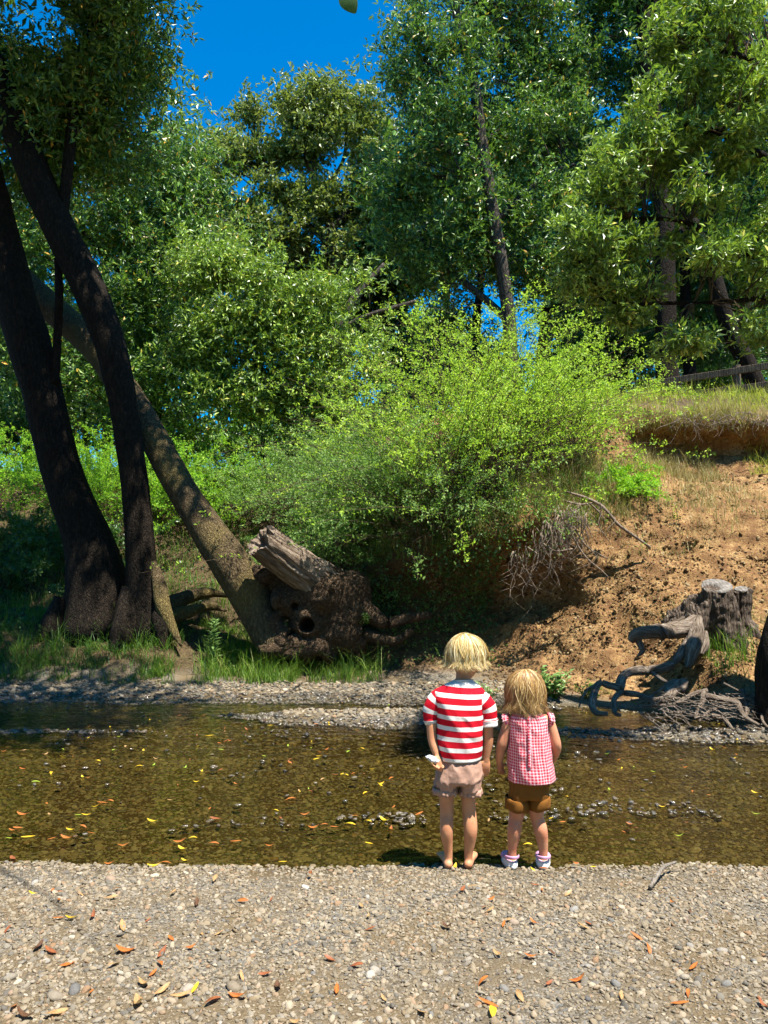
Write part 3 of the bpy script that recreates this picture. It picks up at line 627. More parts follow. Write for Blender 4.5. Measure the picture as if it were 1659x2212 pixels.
# --- oak behind
make_tree('oak_tree', 'rounded olive-green oak with bare grey limbs standing against the blue sky', P(720, 850, 27),
    [[(740, 900, 27, 16), (735, 640, 27, 13), (720, 520, 27, 11), (690, 420, 27, 8), (660, 330, 27, 6), (640, 260, 27, 4)]],
    [E(560, 240, 27, 45, 45, 1.3), E(640, 235, 27, 60, 55, 1.6), E(740, 240, 27.3, 80, 60, 1.6), E(690, 310, 27, 100, 45, 1.6), E(800, 320, 27.5, 60, 90, 1.6), E(590, 330, 27, 60, 35, 1.3), E(570, 430, 27, 60, 38, 1.3), E(500, 330, 26.5, 45, 45, 1.2), E(450, 390, 26.5, 60, 80, 1.2), E(680, 450, 27.3, 90, 45, 1.6), E(780, 450, 27.5, 80, 70, 1.6), E(600, 530, 27, 120, 60, 1.6), E(740, 560, 27.5, 110, 60, 1.6), E(480, 520, 26.5, 90, 80, 1.4)],
    LEAF_OAK, M_barkg, 1650, 7, 5, .18, seed=5, spray_r=.45, thr=.48, W=.5, nfreq=1.1, twig_r=.03, flat=.6,
    limbs=[[(725, 540, 27, 8), (650, 470, 27, 6), (590, 400, 27, 4), (555, 300, 27, 3)], [(715, 500, 27, 8), (770, 420, 27.2, 6), (800, 330, 27.4, 4)], [(690, 420, 27, 6), (740, 350, 27.2, 4), (750, 260, 27.3, 3)]])
# --- plateau trees on the right
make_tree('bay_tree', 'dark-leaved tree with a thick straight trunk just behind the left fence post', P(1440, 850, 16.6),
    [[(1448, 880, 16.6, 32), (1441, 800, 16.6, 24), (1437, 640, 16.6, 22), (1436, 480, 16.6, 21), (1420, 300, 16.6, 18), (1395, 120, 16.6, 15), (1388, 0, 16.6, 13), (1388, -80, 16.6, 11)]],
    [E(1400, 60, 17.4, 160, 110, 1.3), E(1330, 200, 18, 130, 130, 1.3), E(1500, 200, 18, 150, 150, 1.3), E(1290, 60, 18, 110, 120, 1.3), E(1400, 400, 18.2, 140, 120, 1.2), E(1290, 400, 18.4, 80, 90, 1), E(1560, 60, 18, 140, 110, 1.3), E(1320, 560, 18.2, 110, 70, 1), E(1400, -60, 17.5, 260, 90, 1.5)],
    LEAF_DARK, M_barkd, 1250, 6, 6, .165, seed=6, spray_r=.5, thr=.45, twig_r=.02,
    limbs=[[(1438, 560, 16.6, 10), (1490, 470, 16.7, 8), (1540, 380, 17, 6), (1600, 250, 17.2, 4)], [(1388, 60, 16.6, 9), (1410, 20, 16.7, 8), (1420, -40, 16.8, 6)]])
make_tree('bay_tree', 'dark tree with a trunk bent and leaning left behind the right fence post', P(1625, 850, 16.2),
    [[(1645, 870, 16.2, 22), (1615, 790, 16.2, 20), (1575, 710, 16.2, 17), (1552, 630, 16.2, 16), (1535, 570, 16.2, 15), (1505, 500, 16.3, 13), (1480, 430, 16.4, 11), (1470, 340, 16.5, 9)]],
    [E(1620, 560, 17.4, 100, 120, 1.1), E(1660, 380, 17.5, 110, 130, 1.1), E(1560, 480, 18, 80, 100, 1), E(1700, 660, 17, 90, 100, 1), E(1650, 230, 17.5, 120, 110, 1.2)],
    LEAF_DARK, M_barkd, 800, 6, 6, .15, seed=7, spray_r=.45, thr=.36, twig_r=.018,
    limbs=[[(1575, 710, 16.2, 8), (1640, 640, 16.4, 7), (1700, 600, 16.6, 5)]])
make_tree('bay_tree', 'slim dark tree between the thick trunk and the leaning trunk by the fence', P(1490, 850, 17.6),
    [[(1500, 870, 17.6, 17), (1488, 780, 17.6, 13), (1483, 680, 17.6, 12), (1478, 560, 17.6, 10), (1470, 420, 17.6, 8)]],
    [E(1490, 640, 18.6, 70, 80, .9), E(1520, 760, 19, 90, 50, .9), E(1390, 740, 19, 90, 50, .9), E(1480, 500, 18.8, 80, 80, .9)],
    LEAF_DARK, M_barkd, 330, 6, 6, .13, seed=8, spray_r=.4, thr=.36, twig_r=.018)
make_tree('oak_tree', 'young tree with two thin dark stems seen through the sky gap above the feathery shrubs', P(1100, 800, 20),
    [[(1028, 800, 20, 10), (1030, 690, 20, 9), (1038, 610, 20, 8), (1045, 520, 20, 6)], [(1165, 800, 20, 9), (1175, 700, 20, 8), (1188, 620, 20, 7), (1200, 520, 20, 5)]],
    [E(1060, 560, 20.5, 110, 55, 1), E(1190, 590, 20.5, 100, 60, 1), E(1250, 680, 20.5, 80, 60, 1), E(980, 700, 21, 90, 50, 1)],
    LEAF_DARK, M_barkd, 420, 6, 6, .13, seed=9, spray_r=.42, thr=.36, twig_r=.018)
# --- background trees
BG = [(-40, 560, 26, 150, 260, 'left edge'), (230, 640, 28, 190, 230, 'left trunks'), (930, 760, 30, 110, 75, ''), (1290, 620, 27, 90, 190, ''), (1500, 560, 27, 120, 220, ''), (1680, 560, 26, 90, 240, ''), (400, 480, 29, 130, 200, ''), (960, 330, 25, 140, 210, ''), (1180, 300, 26, 130, 240, ''), (690, 640, 30, 190, 90, ''), (60, 760, 24, 160, 120, ''), (830, 520, 29, 110, 110, '')]
BGL = ['background tree at the far left edge, seen behind the thick shaded trunk', 'background tree seen between the two shaded trunks and the leaning trunk',
       'low dark background tree filling the gap left of the slim slanting trunk', 'background tree just right of the slim slanting trunk, behind the plateau',
       'background tree behind the thick trunk by the fence', 'background tree at the right edge behind the leaning trunk', 'background tree left of the olive-green oak, reaching below the sky', 'background tree directly behind the upper part of the slim slanting trunk', 'background tree right of the slim slanting trunk, reaching the top of the picture', 'background tree below the oak, behind the sunlit bay thicket', 'background tree low at the far left, behind the bright shrubs', 'dark background tree between the oak and the slim slanting trunk']
for k, (x, y, d, rx, ry, _) in enumerate(BG):
    make_tree('broadleaf_tree', BGL[k], P(x, 880, d), [[(x, 920, d, 9), (x + 6, y + ry * .3, d, 8), (x - 4, y - ry * .3, d, 5), (x, y - ry * .7, d, 3)]],
        [E(x, y, d, rx, ry, 1.5), E(x - rx * .5, y + ry * .4, d, rx * .6, ry * .5, 1.3), E(x + rx * .5, y + ry * .3, d, rx * .6, ry * .5, 1.3), E(x, y + ry * .8, d, rx * .9, ry * .4, 1.3)],
        LEAF_DARK if k not in (1, 6, 7, 8) else LEAF_BAY, M_barkd, 310, 6, 5, .37, seed=20 + k, spray_r=.6, thr=.3, group='background trees', twig_r=.03, twig_frac=.15)

US = [(-40, 880, 18.5, 190, 90), (190, 880, 19, 190, 80), (430, 900, 18, 170, 75), (650, 930, 17.5, 170, 60), (860, 880, 18, 150, 90), (1010, 800, 19, 120, 70), (1290, 780, 19.5, 110, 80), (1560, 790, 21, 120, 60)]
USL = ['dense understory bush at the far left edge of the high ground', 'dense understory bush behind the two shaded trunks', 'dense understory bush behind the leaning trunk, under the sunlit bay leaves', 'low understory bush above the sawn burl, in the shade of the bay thicket',
       'dark understory bush left of the feathery shrubs', 'dark understory bush below the sky gap, behind the feathery shrubs', 'understory bush between the feathery shrubs and the fence', 'understory bush behind the fence rails']
for k, (x, y, d, rx, ry) in enumerate(US):
    make_tree('understory_bush', USL[k], P(x, 900, d), [[(x, 990, d, 5), (x - 8, y, d, 3), (x + 5, y - ry * .6, d, 2)]], [E(x, y, d, rx, ry, 1.0), E(x + rx * .3, y + ry * .8, d - .6, rx * .8, ry * .7, .8), E(x - rx * .4, y + ry * .6, d - .4, rx * .7, ry * .7, .8)],
        LEAF_BAY if k in (1, 2) else LEAF_DARK, M_barkd, 260, 6, 5, .17, seed=40 + k, spray_r=.45, thr=.3, group='understory bushes on the high ground', cat='bush', twig_frac=.1)

# --- shrubs built of arching stems with fine side twigs
def shrub(name, label, bases, n_stem, length, leafmat, lean=(0, -.3, 1), spread=.55, L=.038, per=16, lpt=7, group=None, sag=.35, seed=0, start=.3, twigL=.2, stem_r=.006, stemmat=None, W=.45):
    bases = np.asarray(bases, float); base = bases.mean(0)
    t = empty(name, base, label=label, cat='shrub', group=group)
    b = bases[rng.integers(0, len(bases), n_stem)] + rng.normal(size=(n_stem, 3)) * [.12, .12, .03]
    d = unit(np.asarray(lean, float) + rng.normal(size=(n_stem, 3)) * spread); d[:, 2] = np.abs(d[:, 2]) * .9 + .1; d = unit(d)
    ln = length * rng.uniform(.45, 1.08, n_stem)
    ns = 7; s = np.linspace(0, 1, ns); wob = rng.normal(size=(n_stem, 3)) * .12; out_ = unit(d * [1, 1, 0] + 1e-6)
    Cv = b[:, None] + d[:, None] * (s * 1)[None, :, None] * ln[:, None, None] + out_[:, None] * (sag * .5 * s ** 2)[None, :, None] * ln[:, None, None] - np.array([0, 0, 1]) * (sag * s ** 2.2)[None, :, None] * ln[:, None, None] + wob[:, None] * (np.sin(s * 3.1))[None, :, None] * ln[:, None, None] * .5
    parts = [tube(c, np.linspace(stem_r, stem_r * .25, ns), seg=3, cap=False) for c in Cv]
    V, F = join(parts); mk('stems', V, F, stemmat or M_twig, t, kind='stuff')
    # side twigs
    st = start + (1 - start) * rng.random((n_stem, per)) ** .8; fi = st * (ns - 1); i0 = np.minimum(fi.astype(int), ns - 2); f = (fi - i0)[..., None]
    I = np.arange(n_stem)[:, None]; o = Cv[I, i0] * (1 - f) + Cv[I, i0 + 1] * f; tg = unit(Cv[I, i0 + 1] - Cv[I, i0])
    td = unit(tg * .6 + rng.normal(size=tg.shape) * .6 + [0, 0, .15]); tl = twigL * rng.uniform(.4, 1.2, (n_stem, per)) * (1.15 - .5 * st)
    o, td, tl = o.reshape(-1, 3), td.reshape(-1, 3), tl.ravel(); m_ = len(o)
    u = rng.random((m_, lpt)); pos = o[:, None] + td[:, None] * (u * tl[:, None])[..., None] + rng.normal(size=(m_, lpt, 3)) * .012
    ax = unit(td[:, None] * .5 + rng.normal(size=(m_, lpt, 3)) * .7 + [0, 0, .1]).reshape(-1, 3); pos = pos.reshape(-1, 3)
    ll = L * rng.uniform(.6, 1.35, len(pos)); nr = unit(rng.normal(size=pos.shape) * .7 + [.2, -.35, 1.0])
    V, F = leaves_mesh(pos, ax, nr, ll, ll * W, .15); mk('foliage', V, F, leafmat, t, smooth=False)
    return t
def bank_pts(x0, x1, t0, t1, n=14):
    p, _ = on_ground(n, t0, t1, x0, x1); return p
GS = 'feathery shrubs on the bank lip'
shrub('broom_shrub', 'bluish-green feathery shrub drooping over the shaded bank, nearest the sawn burl', bank_pts(-.75, .15, 10.0, 11.0), 120, 1.35, LEAF_BROOMB, (.05, -.45, .8), group=GS, seed=1)
shrub('broom_shrub', 'bluish-green feathery shrub hanging over the dark hollow above the striped-shirt child', bank_pts(.1, .9, 10.0, 10.8), 180, 2.3, LEAF_BROOMB, (-.1, -.4, .9), group=GS, seed=2)
shrub('broom_shrub', 'broad green feathery shrub in the middle of the bank lip, above the hanging roots', bank_pts(.7, 1.6, 10.2, 11.0), 220, 3.7, LEAF_BROOM, (-.12, -.2, 1.25), group=GS, seed=3)
shrub('broom_shrub', 'tallest yellow-green feathery shrub, its tips standing against the sky gap', bank_pts(1.2, 2.1, 10.6, 11.4), 220, 3.8, LEAF_BROOM, (-.02, -.1, 1.35), group=GS, seed=4, spread=.5)
shrub('broom_shrub', 'yellow-green feathery shrub at the right end of the lip, beside the grassy slope', bank_pts(2.1, 2.9, 10.7, 11.5), 170, 2.4, LEAF_BROOM, (-.1, -.1, 1.3), group=GS, seed=5)
shrub('broom_shrub', 'small bright rounded shrub on the slope below the grassy crest', bank_pts(3.25, 3.6, 10.2, 10.6, 6), 60, .5, LEAF_SHRUB, (0, -.2, 1), spread=.7, group=GS, seed=6, twigL=.12)
GL = 'bright shrubs behind the left trunks'
shrub('leafy_shrub', 'bright green shrub left of the thick shaded trunk', bank_pts(-7.2, -5.0, 11.0, 11.7), 220, 1.9, LEAF_SHRUB, (0, -.3, 1), group=GL, L=.04, seed=11, sag=.25)
shrub('leafy_shrub', 'bright green shrub just beyond the left edge of the view', bank_pts(-10, -7.4, 10.9, 11.7), 110, 1.9, LEAF_SHRUB, (0, -.3, 1), group=GL, L=.06, seed=18, sag=.25, per=12)
shrub('leafy_shrub', 'bright green shrub between the two shaded trunks', bank_pts(-5.2, -3.8, 10.9, 11.6), 160, 1.9, LEAF_SHRUB, (0, -.3, 1), group=GL, L=.04, seed=12, sag=.25)
shrub('leafy_shrub', 'bright green shrub just right of the leaning trunk', bank_pts(-3.9, -2.6, 10.9, 11.5), 180, 2.0, LEAF_SHRUB, (0, -.3, 1), group=GL, L=.04, seed=13, sag=.25)
shrub('leafy_shrub', 'green shrub above the sawn burl, next to the feathery shrubs', bank_pts(-2.5, -1.1, 10.9, 11.6), 190, 2.0, LEAF_BROOMB, (0, -.3, 1), group=GL, L=.036, seed=14, sag=.25)
shrub('leafy_shrub', 'green shrub on the slope between the burl and the tallest feathery shrub', bank_pts(-1.3, .5, 10.9, 11.7), 150, 1.4, LEAF_BROOMB, (0, -.35, 1), group=GL, L=.036, seed=17, sag=.25)
shrub('leafy_shrub', 'dark low shrub in the shade behind the sawn burl', bank_pts(-1.6, -.3, 9.6, 10.6), 120, 1.0, LEAF_BROOMB, (0, -.4, .8), group=GL, L=.04, seed=15, sag=.3)
shrub('leafy_shrub', 'shaded shrub low at the left edge behind the thick trunk', bank_pts(-6.8, -4.4, 10.0, 10.8), 160, 1.1, LEAF_DARK, (0, -.3, .9), group=GL, L=.06, seed=16, sag=.3)

# --- unseen trees added around the viewer to keep low sky light off the bank
for k, (x, y, h, r) in enumerate([(-9, -7, 12, 3.4), (-3.5, -9.5, 14, 3.8), (3, -10.5, 14, 3.6), (9, -9.5, 14, 3.6), (-13, -1, 13, 3.7), (13.5, -3, 13, 3.5), (-13.5, 6, 13, 3.4), (13.5, 5, 12, 3.2), (-7, -12, 15, 4)]):
    t = empty('broadleaf_tree', (x, y, .3), label='leafy tree added behind or beside the viewer to block sky light, out of the picture', cat='tree', group='added trees around the viewer')
    V, F = tube([(x, y, .2), (x + .2, y, h * .4), (x, y + .1, h * .8)], [.35, .27, .1], seg=12, n=16, bark=.06); mk('trunk', V, F, M_barkd, t)
    (V, F), S = foliage([(np.array([x, y, h * .62]), np.array([r, r * .8, h * .36])), (np.array([x - r * .4, y, h * .35]), np.array([r * .8, r * .7, h * .3]))], 160, 4, 4, .68, seed=70 + k, spray_r=.7, thr=.25); mk('crown', V, F, LEAF_BAY, t, smooth=False)
# ------------------------------------------------------------------ leaning tree with its burl and sawn stub
M_burl = bark_mat('rough_burl_bark', (.035, .022, .013), (.13, .085, .05), (.24, .17, .11), (13, 13, 13))
def wood_mat(name, c1, c2, c3, sc, strength=.8):
    m = NM(name); co = m.coord(); v = m.scaled(co, sc); n1 = m.n('TexNoise', Vector=v, Scale=3.0, Detail=8.0, Roughness=.7)
    w = m.n('TexWave', _out=1, Vector=v, Scale=1.2, Distortion=6.0, Detail=3.0)
    c = m.ramp(n1, [(.3, c1), (.52, c2), (.7, c3)])
    return m.done(m.bsdf(c, .8, .25, m.bump(m.math('ADD', n1, m.math('MULTIPLY', w, .4)), strength, .02)))
M_dead = wood_mat('weathered_split_wood', (.05, .035, .025), (.22, .17, .135), (.42, .36, .31), (6, 6, 2.5), 1.0)
M_cut = wood_mat('grey_sawn_wood', (.07, .06, .05), (.19, .17, .15), (.28, .26, .235), (7, 7, 7), .6)
def grain_mat(name, c1, c2, c3, fu=6, fv=1.0, strength=1.0):
    m = NM(name); g = m.scaled(m.attr('grain', 'Vector'), (fu, fv, fu)); n1 = m.n('TexNoise', Vector=g, Scale=4.0, Detail=8.0, Roughness=.65); n2 = m.n('TexNoise', Vector=g, Scale=14.0, Detail=5.0, Roughness=.7)
    c = m.ramp(m.math('ADD', m.math('MULTIPLY', n1, .6), m.math('MULTIPLY', n2, .4)), [(.36, c1), (.5, c2), (.64, c3)])
    return m.done(m.bsdf(c, .85, .2, m.bump(m.math('ADD', n1, n2), strength, .02)))
M_rootg = grain_mat('silvery_root_wood', (.03, .021, .014), (.19, .14, .10), (.48, .40, .32), 9, 1.6)
def gtube(path, r, n, seg=14, bark=.14, seed=0, bfreq=16):
    V, F, m_, s_ = tube(path, r, seg=seg, n=n, bark=bark, seed=seed, bfreq=bfreq, want=True)
    cc = resample(np.asarray(path, float), n); al = np.repeat(np.concatenate([[0], np.cumsum(np.linalg.norm(np.diff(cc, axis=0), axis=1))]), s_); an_ = np.tile(np.linspace(0, 2 * np.pi, s_, endpoint=False), m_)
    g = np.column_stack([np.cos(an_) * .08, al + seed * 3.3, np.sin(an_) * .08]); g = np.concatenate([g, g[:1], g[-1:]])
    return V, F, {'grain': g}
M_stub = grain_mat('weathered_stub_wood', (.045, .028, .018), (.20, .145, .10), (.42, .35, .28), 7, 1.0)
M_char = wood_mat('charred_stump_wood', (.014, .010, .007), (.085, .06, .042), (.25, .195, .145), (9, 9, 5), 1.0)
M_root = wood_mat('weathered_root_wood', (.07, .05, .035), (.20, .155, .115), (.36, .30, .24), (14, 14, 14), .7)
def ridge(V, N, axis_dir, amp, freq, seed):
    ax = unit(np.asarray(axis_dir, float)); al = V @ ax; perp = V - al[:, None] * ax
    q = perp * freq + (al * freq * .12)[:, None] * ax
    return V + N * (amp * (np.abs(fbm(q, 3, seed)) * 2 - .6))[:, None]
def B(x, y): return 442.4 + x * .2667, 1069.2 + y * .2667        # burl close-up coordinates
lean = empty('bay_tree', P(640, 1420, 9.8), label='leaning bay tree growing out of a huge hollow burl with a sawn stub', cat='tree')
tr = [(596, 1415, 9.75, 34), (580, 1370, 9.8, 37), (556, 1315, 9.9, 42), (522, 1255, 9.95, 45), (478, 1190, 10.0, 41), (425, 1110, 10.15, 35), (376, 1030, 10.35, 32), (328, 940, 10.6, 31), (275, 850, 10.9, 31), (215, 760, 11.2, 33), (140, 690, 11.4, 32), (60, 620, 11.6, 31), (-40, 520, 11.8, 28)]
V, F = pxpath(tr, seg=28, n=90, bark=.045, seed=4); mk('trunk', V, F, M_barkl, lean)
parts = []
def bb(x, y, d, r, sq=(1, 1, 1)):
    a, b = B(x, y); rr = r * .2667 * d / FPX; parts.append(sph(P(a, b, d), np.array(sq) * rr))
bb(960, 790, 9.85, 250, (1, .8, .9)); bb(1080, 900, 9.9, 240, (1, .75, 1.05)); bb(1180, 730, 9.95, 150, (1, .8, .8)); bb(850, 1010, 9.8, 160); bb(780, 1230, 9.75, 120, (1.2, .8, .7)); bb(900, 1250, 9.75, 130, (1.1, .8, .75)); bb(1090, 1120, 9.85, 180, (1, .8, .9)); bb(1220, 1190, 9.9, 90); bb(620, 1170, 9.7, 90, (.8, .8, 1.5)); bb(560, 1050, 9.7, 85, (.8, .8, 1.3)); bb(680, 1280, 9.7, 90, (1.2, .8, .7)); bb(570, 850, 9.62, 55, (.8, .8, 1.5)); bb(480, 640, 9.85, 110, (1.1, .8, .7)); bb(700, 850, 9.85, 150); bb(640, 700, 9.95, 120); bb(1290, 800, 9.95, 80, (.7, .8, 1.2)); bb(1000, 1300, 9.8, 70); bb(560, 700, 9.9, 70)
V, F, N = fuse(parts, .022, 5)
V = V + N * (fbm(V * 4, 3, 2) * .06 + np.abs(fbm(V * 11, 3, 6)) * .035 + fbm(V * 26, 2, 7) * .012)[:, None]
for x, y, d, r, dep in [(830, 1050, 9.7, 62, .42), (715, 1160, 9.7, 55, .42), (730, 900, 9.7, 30, .22), (900, 1370, 9.7, 80, .25), (525, 930, 9.6, 34, .25), (1030, 790, 9.6, 26, .06)]:
    h = P(*B(x, y), d); rr = r * .2667 * d / FPX; q = np.hypot(V[:, 0] - h[0] - .25 * rr * fbm(V * 9, 2, 3), V[:, 2] - h[2])
    V[:, 1] += dep * np.clip(1 - (q / rr) ** 3, 0, 1) * (V[:, 1] < 10.05)
mk('burl', V, F, M_burl, lean)
# sawn stub: fluted hollow log
a0, a1 = P(*B(1010, 760), 9.9), P(*B(450, 365), 9.35); ax = unit(a1 - a0)
n_, sg = 48, 96; s = np.linspace(0, 1, n_); rad = np.interp(s, [0, .3, 1], [.27, .235, .205]); n1 = unit(np.cross(ax, [0, 1, 0])); n2 = np.cross(ax, n1)
if n1[2] < 0: n1 = -n1; n2 = -n2
an = np.linspace(0, 2 * np.pi, sg, endpoint=False); S2, A2 = np.meshgrid(s, an, indexing='ij')
flu = 1 + .16 * fbm(np.column_stack([np.cos(A2).ravel() * 5, np.sin(A2).ravel() * 5, S2.ravel() * 1.6]), 3, 3).reshape(S2.shape) + .11 * np.abs(fbm(np.column_stack([np.cos(A2).ravel() * 14, np.sin(A2).ravel() * 14, S2.ravel() * 4]), 2, 5).reshape(S2.shape))
slot = np.exp(-((A2 - .45) / .24) ** 2) * np.clip((S2 - .25) / .2, 0, 1)      # weathered groove along the top
flu = flu * (1 - .42 * slot)
endj = 1 + .07 * fbm(np.column_stack([np.cos(A2).ravel() * 7, np.sin(A2).ravel() * 7, S2.ravel() * 0]), 3, 8).reshape(S2.shape)
cen = a0 + ax * (S2[..., None] * np.linalg.norm(a1 - a0) * endj[..., None])
Rr = rad[:, None] * flu
O = cen + n1 * (Rr * np.cos(A2))[..., None] + n2 * (Rr * np.sin(A2))[..., None]
k_ = np.arange(n_ - 1)[:, None] * sg; j_ = np.arange(sg)[None]; Q = np.stack([k_ + j_, k_ + j_ + n_ * 0 + sg, k_ + sg + (j_ + 1) % sg, k_ + (j_ + 1) % sg], -1).reshape(-1, 4)
st = mk('sawn_stub', O.reshape(-1, 3), Q, M_stub, lean, attrs={'grain': np.column_stack([np.cos(A2).ravel() * .2, S2.ravel() * 1.0, np.sin(A2).ravel() * .2])})
# end face with a hollow heart
rings = []; e0 = O[-1]; ce = e0.mean(0)
for q, dep in ((1, 0), (.82, -.015), (.66, -.03), (.55, -.16), (.4, -.26), (.05, -.3)):
    jit = 1 + .15 * fbm(np.column_stack([np.cos(an) * 6, np.sin(an) * 6, an * 0 + q * 9]), 2, 4) * (q < .9)
    rings.append(ce + (e0 - ce) * (q * jit)[:, None] + ax * dep)
R_ = np.concatenate(rings); m_ = len(rings); k_ = np.arange(m_ - 1)[:, None] * sg
Q = np.stack([k_ + j_, k_ + sg + j_, k_ + sg + (j_ + 1) % sg, k_ + (j_ + 1) % sg], -1).reshape(-1, 4)[:, ::-1]
mk('hollow_end', R_, Q, M_stub, st, attrs={'grain': R_ * .6})
for k, (pts) in enumerate([[(650, 1385, 9.75, 22), (600, 1400, 9.65, 18), (560, 1405, 9.55, 10)], [(770, 1300, 9.9, 24), (830, 1345, 9.85, 16), (880, 1335, 9.9, 12), (930, 1330, 10, 8)], [(790, 1370, 9.9, 16), (850, 1385, 9.8, 10), (890, 1360, 9.85, 7)]]):
    V, F = pxpath(pts, 10, 24, .12, 80 + k); mk('root', V, F, M_burl, lean)
# flared foot roots of the two-trunk tree and the low roots on the path
bt = [o for o in bpy.data.objects if o.get('label', '').startswith('big shaded bay')][0]
for k, pts in enumerate([[(330, 1215, 10.15, 10), (345, 1265, 10.05, 15), (353, 1310, 9.95, 16), (370, 1355, 9.9, 12), (392, 1395, 9.8, 3)], [(330, 1320, 10.3, 20), (400, 1290, 10.6, 16), (450, 1280, 10.8, 11), (500, 1290, 11, 2)],
                         [(340, 1345, 10.2, 18), (405, 1322, 10.4, 13), (450, 1310, 10.6, 9), (490, 1320, 10.7, 2)], [(285, 1270, 10.15, 20), (275, 1330, 10.05, 30), (262, 1375, 9.95, 26), (240, 1425, 9.8, 4)], [(130, 1290, 10.3, 14), (112, 1350, 10.2, 22), (85, 1400, 10.05, 5)], [(345, 1290, 10.1, 14), (352, 1350, 9.95, 22), (350, 1400, 9.8, 5)]]):
    V, F = pxpath(pts, 12, 28, .16, 90 + k); mk('root', V, F, M_barkl if k in (0, 1, 2) else M_barkd, bt)

# ------------------------------------------------------------------ stump with exposed roots
def Z(x, y): return 1216.6 + x * .2667, 1179.8 + y * .2667       # stump close-up coordinates
def zp(x, y, d): return P(*Z(x, y), d)
ZR = .2667 / FPX
stump = empty('tree_stump', zp(1200, 840, 8.0), label='charred grey tree stump with a sawn top and thick roots on the earth mound', cat='stump')
sd = 8.0
topc = zp(1240, 318, sd); up_ax = unit(np.array([-.08, -.42, 1.0]))
parts = [tube([zp(1300, 880, sd + .12), zp(1285, 760, sd + .08), zp(1265, 600, sd + .04), zp(1250, 450, sd + .01), topc + up_ax * .0], np.array([245, 205, 165, 145, 128]) * ZR * sd, np.array([230, 195, 160, 140, 122]) * ZR * sd, seg=32, n=24),
         tube([zp(1470, 860, sd + .12), zp(1455, 700, sd + .14), zp(1440, 520, sd + .14), zp(1445, 345, sd + .12)], np.array([120, 85, 68, 60]) * ZR * sd, seg=20, n=20),
         tube([zp(1110, 420, sd + .1), zp(1010, 480, sd + .15), zp(900, 560, sd + .18), zp(800, 640, sd + .2)], np.array([70, 60, 52, 30]) * ZR * sd, seg=12, n=16),
         tube([zp(1080, 540, sd + .02), zp(960, 590, sd + .05), zp(870, 640, sd + .06)], np.array([66, 40, 26]) * ZR * sd, seg=12, n=14),
         tube([zp(1120, 480, sd - .02), zp(1090, 600, sd - .06), zp(1080, 700, sd - .1)], np.array([80, 84, 70]) * ZR * sd, seg=14, n=14),
         tube([zp(1500, 640, sd + .1), zp(1560, 740, sd), zp(1640, 790, sd - .05)], np.array([70, 60, 40]) * ZR * sd, seg=12, n=14)]
for k, (pt, rr) in enumerate([([(1090, 600, -.06), (1000, 665, -.1), (880, 690, -.13), (760, 690, -.14), (660, 700, -.12), (585, 725, -.1), (545, 770, -.08)], [60, 74, 66, 58, 54, 46, 24]), ([(1100, 560, -.08), (1085, 650, -.16), (1075, 740, -.22), (1055, 830, -.3), (1030, 920, -.37), (1000, 985, -.42)], [36, 56, 66, 60, 42, 14]),
                              ([(1040, 740, -.15), (980, 830, -.22), (930, 900, -.3), (880, 960, -.36)], [40, 42, 34, 14]), ([(600, 740, -.08), (625, 800, -.11), (640, 850, -.13), (600, 895, -.15)], [36, 26, 20, 5]), ([(1000, 590, .0), (930, 620, .02), (860, 640, .04), (800, 660, .05)], [36, 34, 28, 10]), ([(1130, 700, -.12), (1140, 800, -.2), (1120, 880, -.26)], [40, 44, 16])]):
    V, F, at = gtube([zp(a, b, sd + c) for a, b, c in pt], np.array(rr) * ZR * sd, 40, 20, .2, 30 + k, 14); mk('root', V, F, M_rootg, stump, attrs=at)
V, F, N = fuse(parts, .016, 4)
V = ridge(V, N, (.05, 0, 1), .05, 8, 4) + N * (fbm(V * 20, 3, 8) * .022 + np.abs(fbm(V * 45, 2, 9)) * .006)[:, None]
# slice the two heads off flat
h1 = (V - topc) @ up_ax; s1 = (h1 > -.005) & (V[:, 0] < zp(1375, 300, sd)[0]); V[s1] -= up_ax * (h1[s1] + .005)[:, None]
c2 = zp(1440, 345, sd + .12); u2 = unit(np.array([-.25, -.3, 1.0])); h2 = (V - c2) @ u2; s2 = (h2 > -.005) & (V[:, 0] >= zp(1375, 300, sd)[0]) & (V[:, 2] > c2[2] - .1); V[s2] -= u2 * (h2[s2] + .005)[:, None]
mk('trunk', V, F, M_char, stump)
def cut_face(c, u, r1, r2, name, rot=0, notch=True):
    e1 = unit(np.cross(u, [0, 1, 0])); e2 = np.cross(u, e1); a = np.linspace(0, 2 * np.pi, 40, endpoint=False); rings = []
    out = 1 + .09 * fbm(np.column_stack([np.cos(a) * 2 + rot, np.sin(a) * 2, a * 0]), 2, 9)
    for q in (1.0, .97, .75, .5, .25, .02):
        p_ = c + e1 * (np.cos(a) * r1 * q * out)[:, None] + e2 * (np.sin(a) * r2 * q * out)[:, None] + u * (.004 if q < .99 else -.012)
        if notch:
            nx_ = c + e1 * r1 * .42 + e2 * r2 * .1; dd = np.linalg.norm((p_ - nx_) * [1, .8, 1], axis=1); p_ = p_ - u * (np.clip(1 - dd / (r1 * .55), 0, 1) ** .7 * .16)[:, None]
        rings.append(p_)
    R_ = np.concatenate(rings); k_ = np.arange(5)[:, None] * 40; j_ = np.arange(40)[None]
    Q = np.stack([k_ + j_, k_ + 40 + j_, k_ + 40 + (j_ + 1) % 40, k_ + (j_ + 1) % 40], -1).reshape(-1, 4)
    return mk(name, R_, Q, M_cut, stump)
cut_face(topc + up_ax * .0, up_ax, .152, .165, 'sawn_face'); cut_face(c2, u2, .066, .07, 'sawn_face', 3, False)
